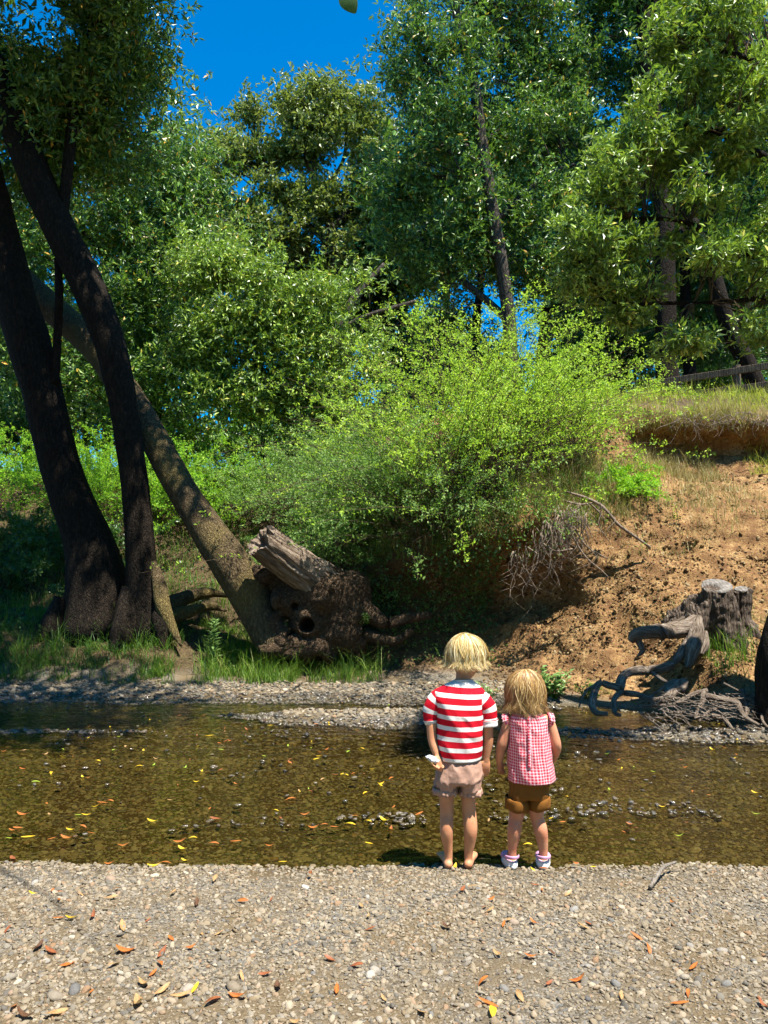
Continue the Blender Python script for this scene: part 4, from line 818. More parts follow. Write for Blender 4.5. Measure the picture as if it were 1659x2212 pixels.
RT = [([(880, 970), (750, 1000), (600, 1010), (500, 1040), (450, 1150)], [44, 40, 42, 38, 46]), ([(460, 1150), (380, 1130), (300, 1110), (250, 1190), (235, 1290), (270, 1350), (360, 1360)], [34, 28, 30, 30, 28, 24, 18]),
      ([(300, 1100), (200, 1160), (160, 1220), (125, 1310)], [16, 13, 10, 6]), ([(900, 1180), (800, 1250), (700, 1240), (600, 1200), (470, 1190), (410, 1250), (420, 1350), (470, 1370)], [46, 36, 30, 26, 26, 26, 22, 14]),
      ([(1160, 1170), (1050, 1200), (900, 1280), (760, 1290), (640, 1300)], [20, 18, 17, 13, 8]), ([(1000, 1080), (870, 1100), (780, 1170), (680, 1230), (550, 1250)], [14, 13, 12, 11, 8]),
      ([(1000, 1150), (930, 1130), (860, 1170), (840, 1230), (720, 1250)], [60, 64, 50, 36, 20]), ([(1140, 1170), (1130, 1260), (1090, 1320), (1080, 1400)], [22, 19, 15, 12]),
      ([(1150, 1210), (1280, 1240), (1400, 1270), (1440, 1330), (1480, 1390), (1590, 1450)], [34, 32, 28, 22, 18, 10]), ([(1450, 1180), (1470, 1260), (1490, 1330), (1470, 1400)], [30, 26, 20, 14]),
      ([(1200, 1370), (1300, 1400), (1380, 1490)], [22, 20, 10]), ([(1300, 1110), (1400, 1160), (1500, 1210)], [10, 9, 8]), ([(1180, 1250), (1350, 1240), (1520, 1215)], [10, 9, 7]), ([(900, 1300), (980, 1390), (1040, 1470)], [9, 8, 6]),
      ([(620, 1340), (720, 1420), (830, 1500)], [9, 8, 6]), ([(700, 1010), (800, 1080), (860, 1110)], [20, 16, 12]), ([(1620, 1330), (1610, 1400), (1650, 1460), (1700, 1480)], [14, 14, 12, 10]), ([(1260, 1310), (1180, 1340), (1100, 1420)], [14, 12, 8])]
def mound_d(yz): return 7.75 - np.clip((yz - 880) / 520, -.3, 1.4) * .9
for k, (pts, rr) in enumerate(RT):
    w = np.array([zp(a, b, mound_d(b) - .06 - .02 * (k % 3)) for a, b in pts]); r_ = np.array(rr) * ZR * 7.1 * .92
    V, F, at = gtube(w, r_, len(pts) * 8, 12, .2, k); mk('root', V, F, M_rootg, stump, attrs=at)
fine = []
for k in range(150):
    x0, y0 = rng.uniform(560, 1640), rng.uniform(1180, 1400); a = rng.uniform(-.4, 1.1) * (1 if rng.random() < .5 else -1); ln = rng.uniform(60, 260)
    pts = [(x0 + ln * t * math.cos(a) + rng.normal() * 14, y0 + abs(ln * t * math.sin(a)) * .6 + rng.normal() * 10) for t in (0, .33, .66, 1)]
    w = np.array([zp(p, min(q, 1490), mound_d(min(q, 1490)) - .05 - rng.random() * .12) for p, q in pts]); fine.append(tube(w, np.linspace(1, .35, 4) * rng.uniform(.002, .008), seg=5, n=10))
V, F = join(fine); mk('fine_roots', V, F, M_root, stump, kind='stuff')

# ------------------------------------------------------------------ roots hanging from the bank lip
def H(x, y): return (1125 + x * .6781) / 1.3562, (1000 + y * .6781) / 1.3562   # right-bank close-up coordinates
hang = empty('root_curtain', P(1180, 1200, 9.6), label='curtain of pale bare roots hanging from the bank lip below the feathery shrubs', cat='roots')
M_hang = wood_mat('hanging_root_bark', (.08, .055, .04), (.24, .18, .13), (.42, .35, .28), (30, 30, 12), .4)
big = [([(790, 650), (880, 680), (950, 720), (1010, 790), (1080, 840), (1150, 890)], [5, 8, 9, 8, 7, 6], 9.55), ([(800, 790), (820, 850), (870, 930), (940, 990), (970, 1020)], [6, 5, 4, 3, 2], 9.3), ([(820, 800), (870, 880), (930, 920), (970, 938)], [5, 4, 3, 2], 9.3),
       ([(680, 870), (740, 905), (815, 897)], [5, 5, 4], 9.2), ([(620, 890), (690, 940), (740, 1000), (760, 1060)], [4, 4, 3, 2], 9.25), ([(780, 690), (850, 705), (930, 700), (980, 750)], [5, 5, 4, 3], 9.7), ([(890, 700), (930, 740), (960, 790)], [4, 4, 2], 9.7), ([(840, 760), (880, 800), (900, 850)], [4, 3, 2], 9.6)]
for k, (pts, rr, d) in enumerate(big):
    w = np.array([P(*H(a, b), d) for a, b in pts]); V, F = tube(w, np.array(rr) * .5 * d / FPX * .85, seg=7, n=24, bark=.15, seed=k, bfreq=20); mk('root', V, F, M_hang, hang)
for k in range(95):
    x0 = rng.normal(730, 95); y0 = np.interp(x0, [500, 620, 760, 900], [930, 860, 720, 700]) + rng.uniform(-20, 60); ln = rng.uniform(90, 330) * np.interp(x0, [480, 640, 800, 950], [.6, 1, 1, .5]); d = rng.uniform(9.1, 9.45)
    pts = [(x0 + rng.normal() * 10 * i + i * rng.normal() * 4, y0 + ln * i / 4) for i in range(5)]
    w = np.array([P(*H(a, b), d + .03 * rng.normal()) for a, b in pts]); V, F = tube(w, np.linspace(1, .3, 5) * rng.uniform(.003, .0085), seg=5, n=12); mk('root', V, F, M_hang, hang)
ledge = empty('root_curtain', P(1570, 930, 11.8), label='tangle of dry roots hanging under the grassy crest ledge at the upper right', cat='roots')
for k in range(60):
    x0 = rng.uniform(1460, 1690); y0 = rng.uniform(885, 910); ln = rng.uniform(15, 65); d = rng.uniform(11.55, 11.85); sl = rng.normal() * 14
    w = np.array([P(x0 + sl * i + rng.normal() * 4, y0 + ln * i / 3 + abs(sl) * -.2 * i, d) for i in range(4)]); V, F = tube(w, np.linspace(1, .4, 4) * rng.uniform(.003, .008), seg=4, n=9); mk('root', V, F, M_root, ledge)

# ------------------------------------------------------------------ fence on the plateau
M_fence = wood_mat('weathered_fence_wood', (.05, .035, .022), (.12, .09, .06), (.2, .155, .11), (8, 8, 2), .5)
def bev_box(a, b, w, h, up=(0, 0, 1)):
    a, b = np.asarray(a, float), np.asarray(b, float); t = unit(b - a); u = unit(np.asarray(up) - t * (t @ np.asarray(up))); s = np.cross(t, u)
    out, c = [], .12
    for p_ in (a, b):
        for x_, y_ in ((-1 + c, -1), (1 - c, -1), (1, -1 + c), (1, 1 - c), (1 - c, 1), (-1 + c, 1), (-1, 1 - c), (-1, -1 + c)): out.append(p_ + s * x_ * w / 2 + u * y_ * h / 2)
    F8 = [np.array([[j, (j + 1) % 8, 8 + (j + 1) % 8, 8 + j] for j in range(8)]), np.array([list(range(7, -1, -1)), list(range(8, 16))])]
    return np.array(out), F8
fence = empty('rail_fence', P(1405, 856, 15.5), label='weathered wooden post and rail fence on the grassy crest', cat='fence')
tops = [P(1300, 830, 16.1), P(1405, 818, 15.5), P(1590, 789, 14.5), P(1830, 752, 13.4)]
for t_ in tops[1:]:
    V, F = bev_box(t_ - [0, 0, 1.25], t_, .13, .11, (1, .3, 0)); mk('post', V, F, M_fence, fence, smooth=False)
for dz in (.12, .48):
    for a, b in zip(tops[1:-1], tops[2:]):
        V, F = bev_box(a - [0, .0, dz] + [-.0, -.07, 0], b - [0, 0, dz] + [0, -.07, rng.normal() * .02], .05, .13); mk('rail', V, F, M_fence, fence, smooth=False)

# ------------------------------------------------------------------ grasses
def grass_mat(name, stops, tc, tr=.3):
    return leaf_mat(name, stops, tc, tr, .5, .3)
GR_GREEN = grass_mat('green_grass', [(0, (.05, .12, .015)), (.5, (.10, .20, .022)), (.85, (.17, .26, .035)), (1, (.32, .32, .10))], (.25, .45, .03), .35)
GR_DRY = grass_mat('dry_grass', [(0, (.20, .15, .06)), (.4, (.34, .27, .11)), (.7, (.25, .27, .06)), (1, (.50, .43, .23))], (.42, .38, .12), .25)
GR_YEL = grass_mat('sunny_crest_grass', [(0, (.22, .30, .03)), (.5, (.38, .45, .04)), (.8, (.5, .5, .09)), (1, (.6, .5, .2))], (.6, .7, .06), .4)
GR_SHADE = grass_mat('shade_darkened_grass', [(0, (.03, .08, .012)), (.6, (.06, .14, .02)), (1, (.12, .2, .03))], (.15, .35, .03), .35)  # darker copy of the green grass, tree shade mixed into its colour
def blades(pts, h, w, lean=.5, up=(0, 0, 1)):
    n = len(pts); h = h * rng.uniform(.4, 1.2, n) * np.clip(TH, .35, 2.2); a = rng.uniform(0, 6.28, n); d = np.column_stack([np.cos(a), np.sin(a), a * 0]); sd_ = np.column_stack([-np.sin(a + rng.normal(0, .6, n)), np.cos(a), a * 0])
    ln = lean * rng.uniform(.1, 1.3, n); w = w * rng.uniform(.6, 1.3, n); out = []
    for s, ww in ((0, 1), (.55, .75), (1, 0)):
        c = pts + np.asarray(up) * (h * s * (1 - .3 * ln * s))[:, None] + d * (h * ln * s ** 1.8)[:, None]
        if ww: out += [c - sd_ * (w * ww / 2)[:, None], c + sd_ * (w * ww / 2)[:, None]]
        else: out.append(c)
    V = np.stack(out, 1).reshape(-1, 3); k = np.arange(n)[:, None] * 5
    return V, [k + [0, 1, 3, 2], k + [2, 3, 4]]
def tufts(n, t0, t1, x0, x1, per, spread, w=None):
    c, _ = on_ground(n, t0, t1, x0, x1, w); p_ = np.repeat(c, per, 0) + rng.normal(size=(n * per, 3)) * [spread, spread, .0]; global TH; TH = np.repeat(np.exp(rng.normal(0, .45, n)), per); return p_
def grass(name, pts, h, w, mat, lean=.5): V, F = blades(pts, h, w, lean); return mk(name, V, F, mat, ground, smooth=False, kind='stuff')
path_gap = lambda c, t: (np.abs(c[:, 0] + 2.42 + .25 * (c[:, 1] - 9.6)) > .17)
grass('grass', tufts(620, 7.05, 9.3, -6.5, -1.1, 14, .045, lambda c, t: path_gap(c, t) * (.15 + (vnoise(c * 1.8, 61) > .5))), .15, .007, GR_GREEN, .9)
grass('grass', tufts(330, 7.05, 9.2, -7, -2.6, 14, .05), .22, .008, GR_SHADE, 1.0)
grass('grass', tufts(150, 7.05, 8.6, -2.25, -1.1, 16, .05), .21, .008, GR_GREEN, .9)
grass('grass', tufts(60, 7.1, 8.0, -.95, -.05, 16, .05), .22, .008, GR_GREEN, .8)
grass('grass', tufts(700, 9.3, 11.2, -7, -.6, 10, .06), .22, .009, GR_GREEN, .6)
grass('grass', tufts(900, 9.9, 11.4, -.6, 3.2, 10, .06), .28, .007, GR_DRY, .9)
grass('grass', tufts(600, 9.8, 11.2, -.4, 2.9, 10, .06), .26, .008, GR_GREEN, .9)
grass('dry_grass', tufts(1300, 9.7, 12.2, 2.3, 6.5, 9, .06, lambda c, t: (vnoise(c * 1.1, 5) > .38) * (.3 + (t > 10.5))), .16, .006, GR_DRY, .8)
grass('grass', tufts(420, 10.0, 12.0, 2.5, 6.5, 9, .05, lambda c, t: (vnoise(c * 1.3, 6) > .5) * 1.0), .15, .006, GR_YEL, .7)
grass('dry_grass', tufts(700, 8.4, 10.4, 2.2, 6, 7, .05, lambda c, t: (vnoise(c * 1.5, 7) > .48) * 1.0), .09, .005, GR_DRY, .8)
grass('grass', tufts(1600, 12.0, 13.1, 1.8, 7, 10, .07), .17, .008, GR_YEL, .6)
grass('grass', tufts(450, 12.3, 13.2, 1.8, 7, 8, .06), .3, .007, GR_GREEN, .4)
grass('dry_grass', tufts(450, 11.6, 12.15, 2.8, 7, 12, .06), .2, .006, GR_DRY, 1.1)
grass('grass', tufts(60, 7.2, 8.2, 3.2, 4.6, 12, .05), .26, .008, GR_GREEN, .8)
grass('grass', tufts(12, 6.6, 7.2, 2.0, 3.2, 12, .03), .1, .005, GR_GREEN, .8)
# shaded ground cover on the dark bank
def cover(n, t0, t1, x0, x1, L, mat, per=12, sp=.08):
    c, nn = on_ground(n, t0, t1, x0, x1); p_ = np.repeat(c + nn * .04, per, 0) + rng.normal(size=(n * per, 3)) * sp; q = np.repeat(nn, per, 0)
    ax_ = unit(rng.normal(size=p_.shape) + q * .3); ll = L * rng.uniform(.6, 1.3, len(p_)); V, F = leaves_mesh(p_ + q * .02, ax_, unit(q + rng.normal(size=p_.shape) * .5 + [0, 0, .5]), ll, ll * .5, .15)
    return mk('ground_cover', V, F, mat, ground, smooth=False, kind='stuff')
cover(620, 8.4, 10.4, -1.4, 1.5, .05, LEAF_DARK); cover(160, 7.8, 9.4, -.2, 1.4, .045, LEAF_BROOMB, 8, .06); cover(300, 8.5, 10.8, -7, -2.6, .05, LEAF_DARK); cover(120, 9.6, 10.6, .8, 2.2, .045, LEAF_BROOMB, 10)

# ------------------------------------------------------------------ single plants
def plant(name, label, base, n_stem, h, L, W, mat, per=14, spread=.25, cat='plant'):
    t = empty(name, base, label=label, cat=cat); st, pos, ax_ = [], [], []
    for k in range(n_stem):
        d = unit(np.array([rng.normal() * spread, rng.normal() * spread, 1])); hh = h * rng.uniform(.6, 1.05); o = np.asarray(base) + np.array([rng.normal() * .04, rng.normal() * .04, 0]) * (n_stem > 1)
        c = np.array([o, o + d * hh * .5 + rng.normal(size=3) * .02, o + d * hh]); st.append(tube(c, [.005, .004, .002], seg=5, n=8))
        for i in range(per):
            s = .2 + .8 * (i + rng.random()) / per; a = i * 2.4; pos.append(o + d * hh * s); ax_.append([math.cos(a), math.sin(a), .35 + .3 * s])
    V, F = join(st); mk('stem', V, F, GR_GREEN, t)
    pos, ax_ = np.array(pos), unit(np.array(ax_) + rng.normal(size=(len(pos), 3)) * .25); ll = L * rng.uniform(.6, 1.2, len(pos))
    V, F = leaves_mesh(pos, ax_, np.tile([0, 0, 1.], (len(pos), 1)), ll, ll * W, .12, .15); mk('foliage', V, F, mat, t, smooth=False); return t
LEAF_PALE = leaf_mat('pale_plant_leaves', [(0, (.11, .22, .06)), (.6, (.2, .33, .10)), (1, (.32, .44, .18))], (.3, .5, .1), .3, .45, .5)
def gpt(x, y, d): q = P(x, y, d); q[2] = gz_at(q[0], q[1])[0]; return q
plant('tall_weed', 'tall pale-leaved weed on the sunny grass beside the earth path', gpt(458, 1435, 9.6), 5, .55, .085, .35, LEAF_PALE, 34, .06)
plant('broadleaf_weed', 'clump of broad pale-green leaves at the foot of the bank behind the gingham child', gpt(1195, 1470, 8.35), 26, .34, .075, .75, LEAF_PALE, 9, .5)
plant('broadleaf_weed', 'small bright green weed right of the broad-leaved clump at the bank foot', gpt(1275, 1460, 8.3), 16, .2, .05, .5, GR_GREEN, 9, .5)
plant('ivy_sprig', 'sunlit sprig of small leaves at the right end of the burl', gpt(790, 1330, 9.75) * [1, 1, 0] + [0, 0, P(790, 1330, 9.7)[2] - .1], 9, .22, .045, .6, LEAF_PALE, 8, .6)
plant('ivy_sprig', 'little leafy plant low on the bank between the two children', gpt(1050, 1480, 8.6), 10, .16, .045, .6, LEAF_PALE, 8, .6)
plant('yellow_seedling', 'lone yellow-green upright seedling on the bare orange slope', gpt(1456, 1180, 10.0), 2, .3, .05, .3, GR_YEL, 10, .15)

# ------------------------------------------------------------------ stick, sprig of leaves overhead
M_stick = wood_mat('pale_bleached_stick', (.08, .065, .05), (.2, .17, .135), (.32, .28, .23), (20, 20, 20), .6)
sp_ = [PG(1404, 1918, .03), PG(1422, 1888, .055), PG(1435, 1872, .045), PG(1460, 1862, .03)]
V1 = tube(np.array(sp_), np.array([8, 9, 8, 5]) * .0011, seg=9, n=20, bark=.1, seed=2, bfreq=60); V2 = tube(np.array([sp_[2], PG(1430, 1862, .05)]), [.006, .004], seg=7, n=5)
V, F = join([V1, V2]); mk('stick', V, F, M_stick, label='bleached crooked stick lying across the gravel at the water edge', cat='stick')
def curled_leaf(L, W, curl, seed, n=7):
    s = np.linspace(0, 1, n); wv = np.sin(np.pi * np.clip(s * .92 + .06, 0, 1)) ** .8 * W / 2; zz = curl * L * (s - .5) ** 2 * 3 * (1 + .5 * np.sin(seed)); tw = math.sin(seed * 3.1) * .7
    rows = []
    for i in range(n):
        c, s_ = math.cos(tw * (s[i] - .5)), math.sin(tw * (s[i] - .5)); up = abs(curl) * W * .5 + W * .12
        rows += [[(s[i] - .5) * L, -wv[i] * c, zz[i] - wv[i] * s_ + up * wv[i] / W], [(s[i] - .5) * L, 0, zz[i]], [(s[i] - .5) * L, wv[i] * c, zz[i] + wv[i] * s_ + up * wv[i] / W]]
    V = np.array(rows); V[:, 2] -= V[:, 2].min(); k = np.arange(n - 1)[:, None] * 3
    return V, np.concatenate([k + [0, 3, 4, 1], k + [1, 4, 5, 2]])
def flat_leaf_mat(name, c1, c2, tc):
    m = NM(name); co = m.coord(); nz = m.n('TexNoise', Vector=co, Scale=60.0, Detail=4.0); c = m.mix(m.ramp(nz, [(.4, (0, 0, 0)), (.65, (1, 1, 1))]), c1, c2)
    vein = m.n('SeparateXYZ', _out=1, Vector=co); c = m.mix(m.ramp(m.math('ABSOLUTE', vein), [(0, (.5, .5, .5)), (.0012, (0, 0, 0))]), c, tc)
    return m.done(m.n('MixShader', i0=.25, i1=m.bsdf(c, .5, .4), i2=m.n('BsdfTranslucent', Color=tc)))
LM = {'orange': flat_leaf_mat('orange_leaf', (.46, .15, .03), (.30, .085, .025), (.6, .25, .05)), 'rust': flat_leaf_mat('rust_leaf', (.32, .10, .035), (.19, .06, .025), (.4, .16, .06)), 'yellow': flat_leaf_mat('yellow_leaf', (.72, .50, .03), (.62, .36, .02), (.8, .6, .05)),
      'tan': flat_leaf_mat('tan_leaf', (.48, .30, .13), (.36, .2, .08), (.5, .35, .16)), 'green': flat_leaf_mat('green_leaf', (.2, .33, .03), (.33, .38, .04), (.4, .5, .05)), 'brown': flat_leaf_mat('brown_leaf', (.13, .065, .035), (.08, .04, .02), (.2, .1, .05))}
LME = {}
for cn, mt in LM.items():
    for k in range(5):
        V, F = curled_leaf(.075, .021 + .004 * (k % 3), [.05, .18, .3, .1, -.12][k], k * 1.7 + len(cn)); me = raw_mesh('fallen_leaf', V, F); me.materials.append(mt); LME[cn, k] = me
def leaf(x, y, z, cn, size, wet, tilt=.15, rz=None):
    o = bpy.data.objects.new('fallen_leaf', LME[cn, random.randrange(5)]); C.objects.link(o); o.location = (x, y, z); o.scale = (size,) * 3
    o.rotation_euler = (random.gauss(0, tilt), random.gauss(0, tilt), random.uniform(0, 6.28) if rz is None else rz)
    if wet: where = 'floating close to the near gravel edge' if y < 4.4 else ('in the stream left of the children' if x < -.9 else ('in the stream right of the children' if x > 1.0 else 'in the stream just ahead of the children')) if y < 5.6 else ('far out on the stream, left half' if x < 0 else 'far out on the stream, right half')
    else: where = ('on the gravel strip right behind the children' if abs(x - .5) < .9 else 'on the gravel strip by the water edge') if y > 3.15 else ('on the near gravel, left third' if x < -.45 else ('on the near gravel, right third' if x > .45 else 'on the near gravel, middle third'))
    return props(o, f'{cn} fallen leaf {where}', 'leaf', f'{cn} fallen leaves {where}')
G8 = lambda x, y: (x * .6781 / 1.3562, (2400 + y * .6781) / 1.3562)
G4 = lambda x, y: ((1200 + x * .6329) / 1.3562, (2500 + y * .6329) / 1.3562)
nearl = [(*G8(290, 625), 'orange', 1.1), (*G8(165, 550), 'brown', 1.1), (*G8(220, 567), 'rust', 1.1), (*G8(540, 567), 'orange', 1.1), (*G8(700, 573), 'rust', 1), (*G8(823, 552), 'orange', .6), (*G8(740, 513), 'orange', .8), (*G8(690, 620), 'orange', .8), (*G8(490, 625), 'tan', .7), (*G8(660, 662), 'orange', .7), (*G8(842, 727), 'yellow', .8), (*G8(1030, 762), 'orange', 1.1), (*G8(920, 780), 'rust', 1.1), (*G8(1145, 665), 'rust', .7), (*G8(1455, 730), 'orange', .9), (*G8(1425, 600), 'rust', .7), (*G8(1540, 628), 'rust', .8), (*G8(240, 835), 'tan', 1.2), (*G8(110, 850), 'brown', 1.1), (*G8(310, 424), 'yellow', .8), (*G8(250, 424), 'orange', .8), (*G8(142, 320), 'yellow', .6), (*G8(500, 297), 'orange', .5), (*G8(930, 252), 'tan', .9), (*G8(1050, 350), 'orange', .8), (*G8(850, 357), 'brown', 1), (*G8(750, 312), 'tan', .8), (*G8(530, 460), 'tan', 1.1), (*G8(780, 757), 'tan', 1), (*G8(1200, 720), 'brown', 1), (*G8(1340, 232), 'rust', 1), (*G8(255, 345), 'orange', .7), (*G8(600, 790), 'tan', 1.2), (*G8(700, 735), 'tan', 1), (*G8(620, 708), 'tan', .9), (*G8(60, 805), 'orange', .9), (*G8(480, 335), 'tan', .8), (*G8(1560, 370), 'tan', .8),
         (*G4(385, 730), 'yellow', 1.1), (*G4(365, 690), 'orange', 1.1), (*G4(340, 590), 'orange', .8), (*G4(55, 730), 'tan', 1.2), (*G4(780, 585), 'orange', .9), (*G4(1315, 520), 'orange', .9), (*G4(1250, 690), 'orange', .9), (*G4(980, 655), 'tan', .8), (*G4(580, 320), 'orange', .8), (*G4(435, 325), 'orange', .7), (*G4(1050, 380), 'orange', .8), (*G4(245, 163), 'rust', .9), (*G4(375, 212), 'orange', .7), (*G4(560, 475), 'orange', .7), (*G4(370, 262), 'tan', .9), (*G4(170, 338), 'brown', .9), (*G4(510, 655), 'tan', .9), (*G4(1640, 703), 'rust', .7), (*G4(410, 465), 'tan', .8), (*G4(210, 60), 'yellow', .7), (*G4(570, 72), 'yellow', .6), (*G4(765, 45), 'orange', .7), (*G4(850, 60), 'yellow', .5), (*G4(620, 68), 'rust', .7), (*G4(1215, 225), 'orange', .5), (*G4(1640, 470), 'orange', .6), (*G4(1290, 645), 'orange', .6), (*G4(285, 150), 'tan', .9), (*G4(465, 305), 'tan', .7), (*G4(805, 335), 'tan', 1)]
for x, y, cn, s in nearl:
    g_ = PG(x, y, .06); z_ = gz_at(g_[0], g_[1])[0]; g_ = PG(x, y, z_ + .012); wt_ = g_[1] > 3.9; leaf(g_[0], g_[1], (WATER_Z + .004) if wt_ else z_ + .011, cn, s * .85, wt_, .05 if wt_ else .2)
x, y = near_pts(40, 2.0, 3.6, .3)
for a, b in zip(x, y): leaf(a, b, gz_at(a, b)[0] + .01, random.choice(['orange', 'rust', 'tan', 'tan', 'brown']), random.uniform(.3, .65), False, .3)
WL8 = lambda x, y: (x * .7535 / 1.3562, (1980 + y * .7535) / 1.3562)
wl = [(50, 600, 'orange'), (70, 590, 'orange'), (110, 625, 'yellow'), (35, 630, 'green'), (50, 710, 'rust'), (200, 632, 'orange'), (260, 630, 'orange'), (275, 598, 'yellow'), (320, 585, 'orange'), (340, 540, 'yellow'), (355, 610, 'orange'), (400, 492, 'orange'), (370, 508, 'yellow'), (595, 566, 'yellow'), (700, 645, 'orange'), (750, 630, 'yellow'), (830, 652, 'orange'), (918, 642, 'orange'), (720, 718, 'yellow'), (1070, 523, 'yellow'), (1100, 722, 'yellow'), (600, 738, 'yellow'), (1050, 660, 'orange'), (1495, 562, 'yellow'), (1480, 420, 'yellow'), (1480, 424, 'yellow'), (1360, 577, 'yellow'), (1260, 578, 'orange'), (1300, 586, 'orange'), (1430, 565, 'yellow'), (1435, 650, 'yellow'), (1380, 543, 'orange'), (1420, 455, 'yellow'), (1345, 385, 'yellow'), (1630, 535, 'orange'), (660, 482, 'tan'), (380, 330, 'yellow'), (200, 378, 'yellow'), (815, 232, 'yellow'), (895, 252, 'orange'), (1050, 192, 'yellow'), (1120, 270, 'green'), (1405, 283, 'yellow'), (1240, 311, 'yellow'), (840, 555, 'rust'), (1130, 480, 'orange'), (540, 352, 'yellow'), (90, 362, 'orange'), (140, 412, 'green'), (480, 660, 'orange'), (710, 672, 'yellow'), (640, 728, 'orange'), (425, 730, 'orange'), (90, 540, 'orange'), (305, 540, 'green'), (1450, 360, 'yellow'), (1185, 540, 'orange'), (1220, 590, 'orange')]
for x, y, cn in wl:
    g_ = PG(*WL8(x, y), WATER_Z + .004); leaf(g_[0], g_[1], g_[2], cn, random.uniform(.55, 1.0), True, .06, random.gauss(0, .6))
x, y = near_pts(330, 4.1, 8.3, .1); n_ = 0
for a, b in zip(x, y):
    if n_ < 175 and gz_at(a, b)[0] < WATER_Z and vnoise(np.array([[a * .8, b * 1.2, .5]]), 12)[0] > .38: leaf(a, b, WATER_Z + .004, random.choice(['orange', 'yellow', 'yellow', 'orange', 'tan', 'rust', 'green']), random.uniform(.3, .75), True, .06); n_ += 1
hb = empty('overhanging_twig', P(700, -420, 2.2), label='single dark leaf hanging into the top of the sky from an overhead twig', cat='twig')
V, F = tube(np.array([P(500, -700, 2.6), P(640, -520, 2.3), P(715, -250, 2.1), P(735, -30, 2.0)]), [.012, .008, .004, .0015], seg=6, n=24); mk('stem', V, F, M_twig, hb)
V, F = curled_leaf(.075, .05, .1, 2.0, 11); e1 = unit(P(770, 30, 2.0) - P(730, -35, 2.0)); e2 = unit(np.cross([0, 1, 0.25], e1)); e3 = np.cross(e1, e2); c_ = P(752, 0, 2.0)
mk('leaf', c_ + V @ np.array([e1, e2, e3]), F, LEAF_DARK, hb)
# ------------------------------------------------------------------ the two children
KD = 3.82
def KP(x, y, dd=0.0): return P((1150 + x * .36166) / 1.3562, (1800 + y * .36166) / 1.3562, KD + dd)   # child close-up coordinates
KR = .36166 / 1.3562 / FPX * KD
def kt(pts, seg=16, n=None, ref=(1, 0, 0.02), **kw):
    """pts: x, y, depth offset, ra px[, rb px]"""
    w = np.array([KP(*p[:3]) for p in pts]); ra = np.array([p[3] for p in pts]) * KR; rb = np.array([p[4] if len(p) > 4 else p[3] for p in pts]) * KR
    return tube(w, ra, rb, seg=seg, n=n or len(pts) * 6, ref=ref, round_cap=True, **kw)
def skin_mat(name, c, c2):
    m = NM(name); co = m.coord(); nz = m.n('TexNoise', Vector=co, Scale=14.0, Detail=5.0); f = m.n('TexNoise', Vector=co, Scale=300.0, Detail=3.0)
    return m.done(m.bsdf(m.mix(m.ramp(nz, [(.38, (0, 0, 0)), (.66, (1, 1, 1))]), c, c2), .5, .35, m.bump(f, .12, .002), **{'Subsurface_Weight': .12, 'Subsurface_Radius': (.012, .005, .003), 'Subsurface_Scale': 1.0}))
SKIN1 = skin_mat('light_skin', (.60, .29, .15), (.53, .22, .11)); SKIN2 = skin_mat('light_rosy_skin', (.62, .29, .16), (.57, .21, .115))
def cloth_bump(m, sc=220.0, st=.25, big=16.0, bst=.35):
    co = m.coord(); w = m.n('TexNoise', Vector=co, Scale=sc, Detail=2.0); b = m.n('TexNoise', Vector=m.scaled(co, (1, 1, .6)), Scale=big, Detail=3.0)
    return m.bump(w, st, .002, m.bump(b, bst, .012))
m = NM('red_white_striped_knit'); s_ = m.attr('stripe'); fr_ = m.math('ABSOLUTE', m.math('SUBTRACT', s_, m.math('ROUND', s_)))
red = m.math('LESS_THAN', fr_, .295); dirt = m.n('TexNoise', Vector=m.coord(), Scale=9.0, Detail=6.0)
wh = m.mix(m.ramp(dirt, [(.58, (0, 0, 0)), (.75, (.5, .5, .5))]), (.80, .78, .74), (.52, .46, .38))
M_stripe = m.done(m.bsdf(m.mix(red, wh, (.60, .008, .022)), .9, .15, cloth_bump(m)))
m = NM('red_gingham_cotton'); uv_ = m.attr('weave', 'Vector'); sx = m.n('SeparateXYZ', _out=0, Vector=uv_); sy = m.n('SeparateXYZ', _out=1, Vector=uv_)
gx_ = m.math('LESS_THAN', m.math('FRACT', sx), .56); gy_ = m.math('LESS_THAN', m.math('FRACT', sy), .56)
cg = m.mix(m.math('MULTIPLY', m.math('ADD', gx_, gy_), .5), (.82, .54, .56), (.66, .022, .06)); cg = m.mix(m.math('MULTIPLY', gx_, gy_), cg, (.55, .02, .05))
M_ging = m.done(m.bsdf(cg, .85, .2, cloth_bump(m, 160, .5, 26, .6)))
m = NM('tan_checked_seersucker'); co = m.coord(); wv1 = m.n('TexWave', _out=1, Vector=co, Scale=75.0, _p={'bands_direction': 'X'}); wv2 = m.n('TexWave', _out=1, Vector=co, Scale=75.0, _p={'bands_direction': 'Z'})
M_tan = m.done(m.bsdf(m.mix(m.math('MULTIPLY', m.math('ADD', wv1, wv2), .5), (.27, .135, .09), (.56, .36, .27)), .9, .15, cloth_bump(m, 180, .4, 22, .6)))
m = NM('brown_corduroy'); co = m.coord(); wv1 = m.n('TexWave', _out=1, Vector=co, Scale=62.0, _p={'bands_direction': 'X'})
M_cord = m.done(m.bsdf(m.mix(wv1, (.15, .055, .008), (.29, .12, .02)), .9, .2, m.bump(wv1, .5, .003, cloth_bump(m, 200, .1, 18, .4))))
def hair_mat(name, stops):
    m = NM(name); c = m.ramp(m.island(), stops); return m.done(m.bsdf(c, .5, .3, **{'Anisotropic': .5}))
HAIR1 = hair_mat('blond_hair', [(0, (.26, .14, .04)), (.3, (.52, .34, .10)), (.7, (.80, .61, .26)), (1, (.9, .80, .52))])
